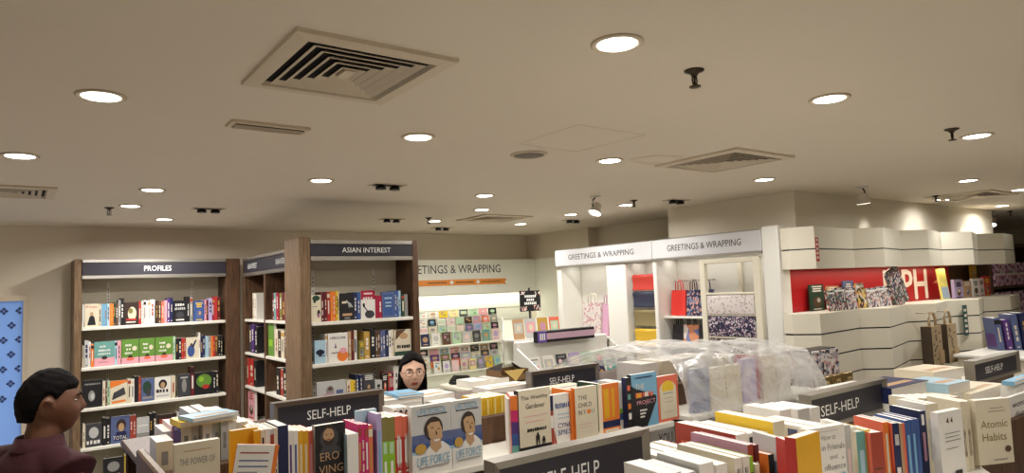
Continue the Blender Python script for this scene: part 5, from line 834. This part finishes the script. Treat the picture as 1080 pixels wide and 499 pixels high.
# --- plastic sheet over the right bay, with the books below
UG = 'books under the plastic sheet'
for k, (c, w_, h_, typ) in enumerate((('slate blue', .14, .23, 'F'), ('cream', .13, .22, 'F'), ('cream', .13, .22, 'F'), ('lilac', .13, .24, 'F'), ('crimson', .03, .25, 'S'), ('cream', .13, .24, 'F'), ('white', .13, .22, 'F'))):
    x = 2.86 + sum((.14, .13, .13, .13, .04, .14, .13)[:k]) + .012 * k
    pr = [('r', (.2, .74, .8, .8), 'dark grey'), ('r', (.2, .62, .8, .68), 'dark grey'), ('r', (.2, .5, .8, .56), 'dark grey'), ('r', (.2, .25, .7, .27), 'dark grey')] if k == 0 else [('r', (.2, .7, .8, .74), 'tan')]
    if typ == 'F': book((x, 2.36, G2Z + .001), .028, h_, w_, c, fronts=pr, rot=(0, 0, -math.pi / 2), label=f'{c} book under the plastic, {ORD[k]} from the left', group=UG)
    else: book((x, 2.34, G2Z + .001), w_, h_, .14, c, label=f'{c} spine under the plastic, {ORD[k]} from the left', group=UG)
for k in range(6): book((2.9 + .17 * k, 2.72, 1.306), .14, .13 if k < 4 else .1, .2, ('white', 'cream', 'pale grey')[k % 3], label=f'{("white", "cream", "pale grey")[k % 3]} block on the covered deck, {ORD[k]} from the left', group=UG, spines=[])
mp = bpy.data.materials.new('clear_plastic_sheet'); mp.use_nodes = True; nt = mp.node_tree; nt.nodes.clear(); N = nt.nodes.new; Lk = nt.links.new
out = N('ShaderNodeOutputMaterial'); tr = N('ShaderNodeBsdfTransparent'); df = N('ShaderNodeBsdfDiffuse'); gl = N('ShaderNodeBsdfGlossy'); tl = N('ShaderNodeBsdfTranslucent'); m1 = N('ShaderNodeMixShader'); m2 = N('ShaderNodeMixShader'); m3 = N('ShaderNodeMixShader')
df.inputs[0].default_value = (.9, .9, .89, 1); tl.inputs[0].default_value = (.9, .9, .89, 1); gl.inputs[0].default_value = (1, 1, 1, 1); gl.inputs['Roughness'].default_value = .22
tc = N('ShaderNodeTexCoord'); no = N('ShaderNodeTexNoise'); no.inputs['Scale'].default_value = 5; no.inputs['Detail'].default_value = 5; no.inputs['Distortion'].default_value = 1.6; mr = N('ShaderNodeMapRange'); mr.inputs['From Min'].default_value = .35; mr.inputs['From Max'].default_value = .7; mr.inputs['To Min'].default_value = .26; mr.inputs['To Max'].default_value = .7
bp = N('ShaderNodeBump'); bp.inputs['Strength'].default_value = .5; bp.inputs['Distance'].default_value = .02
Lk(tc.outputs['Object'], no.inputs['Vector']); Lk(no.outputs['Fac'], mr.inputs['Value']); Lk(no.outputs['Fac'], bp.inputs['Height'])
for n_ in (df, gl, tl): Lk(bp.outputs['Normal'], n_.inputs['Normal'])
m1.inputs[0].default_value = .4; Lk(df.outputs[0], m1.inputs[1]); Lk(tl.outputs[0], m1.inputs[2]); m3.inputs[0].default_value = .16; Lk(m1.outputs[0], m3.inputs[1]); Lk(gl.outputs[0], m3.inputs[2])
Lk(mr.outputs['Result'], m2.inputs[0]); Lk(tr.outputs[0], m2.inputs[1]); Lk(m3.outputs[0], m2.inputs[2]); Lk(m2.outputs[0], out.inputs[0])
b = MB(); nx, ny = 90, 60; vs = []
prof = [(2.235, 1.10), (2.245, 1.22), (2.265, 1.36), (2.33, 1.475), (2.50, 1.51), (2.75, 1.525), (3.05, 1.47), (3.25, 1.40), (3.42, 1.33)]
from mathutils import noise as NZ
for i in range(nx + 1):
    u = i / nx; x = 2.74 + u * 1.36; end = max(0, (u - .9) / .1)
    hump = .05 * math.exp(-((u - .18) / .16) ** 2) - .05 * max(0, u - .55) - .26 * end ** 1.5
    for j in range(ny + 1):
        q = j / ny * (len(prof) - 1); k = min(int(q), len(prof) - 2); f_ = q - k
        y = prof[k][0] * (1 - f_) + prof[k + 1][0] * f_; z = prof[k][1] * (1 - f_) + prof[k + 1][1] * f_
        w1 = NZ.noise((x * 4 + y * 2, y * 4, 1.3)); w2 = .6 * NZ.noise((x * 11 + y * 4, y * 4 + z * 2, 4.1)); w3 = abs(NZ.noise((x * 8 - y * 3, z * 2 + y * 2, 9.7)))
        up_ = min(1, max(0, (z - 1.2) / .25)); z2 = z + hump * min(1, max(0, (z - 1.12) / .3)) + up_ * (.02 * w1 + .012 * w2 + .018 * (w3 - .2))
        y2 = y - (1 - up_) * (.02 * abs(w1) + .015 * w2) - (.012 * w3 if j < 30 else 0)
        vs.append((x + .02 * w2 * (1 - up_) - (.05 * (1 - abs(j / ny - .5)) if i == 0 else 0), y2, z2))
fs = [(i * (ny + 1) + j, (i + 1) * (ny + 1) + j, (i + 1) * (ny + 1) + j + 1, i * (ny + 1) + j + 1) for i in range(nx) for j in range(ny)]
b.add(vs, fs, mp, True); tag(b.build('plastic_sheet'), 'crumpled translucent plastic sheet draped over the right bay of the gondola', 'plastic sheet')
# ---------------------------------------------------------------- people
def gs(x, s_): return math.exp(-(x / s_) ** 2)
def head_pts(mb, c, face_rz, m, male):
    """head shell: front is -y before turning"""
    nu, nv = 72, 56; vs = []; fs = []; R = Matrix.Rotation(face_rz, 3, 'Z')
    for j in range(nv + 1):
        th = math.pi * j / nv
        for i in range(nu):
            a = 2 * math.pi * i / nu; d = Vector((math.sin(th) * math.sin(a), -math.sin(th) * math.cos(a), math.cos(th)))
            x, y, z = d.x * .075, d.y * (.088 if d.y < 0 else .102), d.z * .115
            low = max(0, -z / .115)
            x *= 1 - .30 * low ** 1.6; 
            if y > 0: y *= 1 - .42 * low
            if y < 0 and z < 0: y *= 1 + .10 * low
            f = max(0, -d.y)
            bump = .020 * gs(x, .011) * gs(z + .020, .017) * (1 if male else .85) + .012 * gs(x, .009) * gs(z - .004, .022)
            bump += .006 * gs(abs(x) - .022, .016) * gs(z - .028, .010) - .011 * gs(abs(x) - .031, .014) * gs(z - .010, .011)
            bump += .006 * gs(abs(x) - .036, .018) * gs(z + .028, .02) + .007 * gs(x, .022) * gs(z + .055, .006) + .006 * gs(x, .020) * gs(z + .066, .006) - .004 * gs(x, .02) * gs(z + .0605, .003)
            bump += .010 * gs(x, .022) * gs(z + .093, .014)
            y -= bump * (f ** .6)
            vs.append(Vector(c) + R @ Vector((x, y, z)))
    for j in range(nv):
        for i in range(nu): fs.append([j * nu + i, (j + 1) * nu + i, (j + 1) * nu + (i + 1) % nu, j * nu + (i + 1) % nu])
    mb.add(vs, fs, m, True)
    for s_ in (-1, 1):
        q = [R @ Vector((s_ * (.071 + .008 * math.sin(t)), .012 + .018 * math.cos(t) + .006, -.008 + .030 * math.sin(t))) + Vector(c) for t in [k * 2 * math.pi / 14 for k in range(14)]]
        mb.tube(q, .0065, m, 8, close=True); mb.sphere(Vector(c) + R @ Vector((s_ * .069, .016, -.008)), (.006, .015, .025), m, 12, 8, R)
def remeshed(mb, name, parent, voxel, sm=3):
    o = mb.build('tmp'); md = o.modifiers.new('r', 'REMESH'); md.mode = 'VOXEL'; md.voxel_size = voxel; md.use_smooth_shade = True
    ms = o.modifiers.new('s', 'SMOOTH'); ms.factor = .5; ms.iterations = sm
    dg = bpy.context.evaluated_depsgraph_get(); me = bpy.data.meshes.new_from_object(o.evaluated_get(dg)); me.name = name
    if not me.materials: me.materials.append(mb.mats[0])
    me.materials[0] = mb.mats[0]
    old = o.data; bpy.data.objects.remove(o); bpy.data.meshes.remove(old)
    for p in me.polygons: p.use_smooth = True; p.material_index = 0
    n = bpy.data.objects.new(name, me); COL.objects.link(n); n.parent = parent; return n
def loft(mb, rings, m, n=28):
    """rings: (z, cx, cy, rx, ry)"""
    vs = []; fs = []
    for z, cx, cy, rx, ry in rings:
        for k in range(n):
            a = 2 * math.pi * k / n; c_, s_ = math.cos(a), math.sin(a); e_ = .8
            vs.append((cx + rx * math.copysign(abs(c_) ** e_, c_), cy + ry * math.copysign(abs(s_) ** e_, s_), z))
    for i in range(len(rings) - 1):
        for k in range(n): fs.append([i * n + k, i * n + (k + 1) % n, (i + 1) * n + (k + 1) % n, (i + 1) * n + k])
    fs += [list(range(n))[::-1], [(len(rings) - 1) * n + k for k in range(n)]]
    mb.add(vs, fs, m, True)
def person(loc, H, body_rz, face_rz, skin, hair, shirt, trouser, male, label):
    """H: height of the head centre above the floor"""
    e = tag(empty('person', loc, body_rz), label, 'person'); k = H / 1.54; rel = face_rz - body_rz
    sw = (.24 if male else .18) * 1.0; b = MB(); T = lambda z: z * k
    head_pts(b, (0, -.03, H), rel, skin, male)
    b.tube([(0, .012, T(1.36)), (0, .0, T(1.43)), (0, -.012, H - .05)], [.062, .055, .052] if male else [.05, .045, .044], skin, 16)
    tr_ = [(T(.86), 0, 0, .15, .105), (T(.95), 0, 0, .16, .11), (T(1.05), 0, 0, .14, .10), (T(1.18), 0, .005, .16, .112), (T(1.28), 0, .01, .172, .115), (T(1.345), 0, .012, .15, .09), (T(1.385), 0, .012, .09, .065), (T(1.41), 0, .01, .055, .055)]
    loft(b, tr_, skin)
    arms = []
    for s_ in (-1, 1):
        sh = (s_ * sw * .86, .012, T(1.335)); el = (s_ * (sw + .055), .03, T(1.06)); wr = (s_ * (sw + .06), -.03, T(.82)); arms.append((sh, el, wr))
        b.tube([(s_ * .06, .012, T(1.345)), sh, el, wr], [.05, .055, .04, .027], skin, 14)
        hz = wr[2]; b.tube([wr, (wr[0], wr[1] - .012, hz - .05), (wr[0], wr[1] - .018, hz - .095)], [.026, .036, .034], skin, 10)
        for q in range(4): fy = wr[1] - .048 + q * .022; L_ = (.062, .075, .07, .055)[q]; b.tube([(wr[0], fy, hz - .085), (wr[0] - s_ * .006, fy - .004, hz - .09 - L_ * .6), (wr[0] - s_ * .018, fy - .006, hz - .09 - L_)], [.0095, .009, .0075], skin, 8)
        b.tube([(wr[0], wr[1] - .03, hz - .03), (wr[0] - s_ * .004, wr[1] - .062, hz - .065), (wr[0] - s_ * .012, wr[1] - .068, hz - .095)], [.012, .011, .009], skin, 8)
        b.tube([(s_ * .09, 0, T(.9)), (s_ * .1, -.005, T(.5)), (s_ * .1, .01, T(.1))], [.085, .058, .04], skin, 14)
        b.tube([(s_ * .1, .03, .045), (s_ * .105, -.08, .035), (s_ * .11, -.16, .025)], [.04, .038, .025], skin, 12)
    body = remeshed(b, 'body', e, .0055, 2)
    lip = M('lip_' + ('brown' if male else 'rose'), (118, 78, 68) if male else (176, 98, 92), .45); body.data.materials.append(lip); R = Matrix.Rotation(-rel, 3, 'Z')
    for p in body.data.polygons:
        q = R @ (Vector(p.center) - Vector((0, -.03, H)))
        if q.y < -.06 and abs(q.x) < .023 - abs(q.z + .0605) * .9 and abs(q.z + .0605) < .011: p.material_index = 1
    # clothes
    b = MB(); loft(b, [(z, cx, cy, rx + .016, ry + .016) for z, cx, cy, rx, ry in tr_[:-1]] + [(T(1.40), 0, .012, .078, .072)], shirt)
    for sh, el, wr in arms:
        mid = tuple(sh[i] * .25 + el[i] * .75 for i in range(3)); s_ = 1 if sh[0] > 0 else -1
        b.tube([(s_ * .05, .012, T(1.355)), sh, mid] if male else [(s_ * .05, .012, T(1.355)), sh, el, tuple(el[i] * .2 + wr[i] * .8 for i in range(3))], [.06, .073, .066] if male else [.052, .064, .05, .036], shirt, 16)
    st = remeshed(b, 'shirt', e, .008, 4)
    if male:
        b = MB(); n = 32; vs = []
        for r_, z in ((.076, T(1.385)), (.07, T(1.435)), (.072, T(1.44)), (.088, T(1.395))):
            for q in range(n): a = -math.pi / 2 + .18 + (2 * math.pi - .36) * q / (n - 1); vs.append((r_ * 1.0 * math.cos(a), .008 + r_ * .98 * math.sin(a), z - (.03 if r_ > .08 else 0) * max(0, -math.sin(a))))
        b.add(vs, [(i * n + q, i * n + q + 1, (i + 1) * n + q + 1, (i + 1) * n + q) for i in range(3) for q in range(n - 1)], shirt, True); b.build('collar', st)
        b = MB(); b.tube([(0, -.118, T(1.2)), (0, -.13, T(1.3)), (0, -.095, T(1.37))], .006, shirt, 6); b.build('button_placket', st)
    b = MB(); loft(b, [(T(.98), 0, 0, .172, .122), (T(.9), 0, 0, .172, .122), (T(.82), 0, 0, .165, .115)], trouser)
    for s_ in (-1, 1): b.tube([(s_ * .09, 0, T(.88)), (s_ * .1, -.005, T(.5)), (s_ * .1, .01, .06)], [.098, .078, .065], trouser, 16)
    remeshed(b, 'trousers', e, .01, 3)
    for s_ in (-1, 1): b = MB(); loft(b, [(0, s_ * .108, -.06, .05, .135), (.03, s_ * .108, -.06, .05, .135), (.06, s_ * .106, -.04, .046, .11), (.09, s_ * .104, .015, .045, .055)], m_black); b.build('shoe', e)
    # hair
    b = MB(); nu, nv = 80, 60; vs = []; fs = []; Rr = Matrix.Rotation(rel, 3, 'Z'); hc = Vector((0, -.03, H))
    for j in range(nv + 1):
        th = math.pi * j / nv
        for i in range(nu):
            a = 2 * math.pi * i / nu; d = Vector((math.sin(th) * math.sin(a), -math.sin(th) * math.cos(a), math.cos(th)))
            if male:
                r_ = Vector((.083, .109 if d.y > 0 else .098, .125)); p = Vector((d.x * r_.x, d.y * r_.y, d.z * r_.z + .006))
                sd = abs(d.x); line = .36 if d.y < -.45 else (.36 - .30 * min(1, (d.y + .45) / .35)) if d.y < -.1 else .06 + .20 * math.sin(min(1, (d.y + .1) / .42) * math.pi) if d.y < .32 else .06 - .66 * min(1, (d.y - .32) / .3)
                s_ = min(1, max(0, (d.z - line) / .14)); p *= (.80 + .2 * s_) if d.y < .2 else (.74 + .26 * s_)
                p += d * (.0035 * NZ.noise(d * 7) + .0015 * NZ.noise(d * 30)) * s_
            else:
                r_ = Vector((.086, .112 if d.y > 0 else .098, .124)); p = Vector((d.x * r_.x, d.y * r_.y, d.z * r_.z + .006))
                fr_ = d.y < .05 and (d.z < .70 - .35 * abs(d.x)) and not (abs(d.x) > .86 and d.y > -.30)
                if d.y > -.25 and d.z < .1: # falls to the shoulders
                    q = (.1 - d.z) / 1.1; p.z -= .19 * q; p.x = math.copysign(max(abs(p.x), 0) + .03 * q, p.x) if abs(d.x) > .02 else p.x; p.y = max(p.y, .01) * (1 - .1 * q) + .03 * q
                if fr_: p = Vector((p.x * .78, p.y * .74, min(p.z, .06) * .8))
                p += d * (.003 * NZ.noise(d * 12))
            vs.append(hc + Rr @ p)
    for j in range(nv):
        for i in range(nu): fs.append([j * nu + i, (j + 1) * nu + i, (j + 1) * nu + (i + 1) % nu, j * nu + (i + 1) % nu])
    b.add(vs, fs, hair, True); b.build('hair', e)
    w_ = M('eye_white', (226, 220, 212), .3); iris = M('eye_dark', (38, 24, 18), .2)
    for s_ in (-1, 1):
        c = hc + Rr @ Vector((s_ * .031, -.0705 if not male else -.067, .010)); b = MB().sphere(c, (.0135, .0105, .0078 if not male else .0062), w_ if not male else M('eye_white_dim', (150, 136, 124), .4), 16, 10, Rr); b.sphere(c + Rr @ Vector((0, -.0072, 0)), (.0058, .0042, .0058), iris, 12, 8, Rr); b.build('eye', e)
        b = MB().tube([hc + Rr @ Vector((s_ * x_, y_, z_)) for x_, y_, z_ in ((.014, -.091, .027), (.028, -.088, .033), (.045, -.075, .028))], [.0028, .0032, .0016], hair, 8); b.build('eyebrow', e)
    return e, hc, Rr
m_skd = M('skin_brown', (112, 74, 54), .5, var=.05, scale=30); m_skl = M('skin_light', (232, 188, 162), .5, var=.04, scale=30); m_hair = M('hair_black', (15, 12, 12), .75, bump=.3, scale=160, var=.25, spec=.12)
m_shirt = M('shirt_maroon', (60, 20, 27), .85, bump=.15, scale=60, var=.12); m_navy = M('trousers_navy', (34, 38, 52), .8); m_blk = M('blouse_black', (30, 30, 34), .8)
person((.085, 2.98, 0), 1.545, math.radians(118), math.radians(92), m_skd, m_hair, m_shirt, m_navy, True, 'man in a maroon collared shirt at far left looking toward the shelves')
e, hc, Rr = person((2.02, 3.84, 0), 1.40, math.radians(-24), math.radians(-20), m_skl, m_hair, m_blk, m_navy, False, 'woman with long black hair and round glasses behind the book stacks')
g = MB(); m_gl = M('glasses_frame', (96, 76, 66), .3, .6)
for s_ in (-1, 1):
    g.tube([hc + Rr @ Vector((s_ * .033 + .0225 * math.cos(t), -.098 + .006 * abs(math.cos(t)) , .006 + .021 * math.sin(t))) for t in [q * 2 * math.pi / 24 for q in range(24)]], .0013, m_gl, 6, close=True)
    g.tube([hc + Rr @ Vector((s_ * .055, -.093, .008)), hc + Rr @ Vector((s_ * .076, -.05, .008)), hc + Rr @ Vector((s_ * .078, .01, .004))], .0013, m_gl, 6)
g.tube([hc + Rr @ Vector((-.011, -.098, .008)), hc + Rr @ Vector((0, -.101, .011)), hc + Rr @ Vector((.011, -.098, .008))], .0013, m_gl, 6)
g.build('glasses', e)
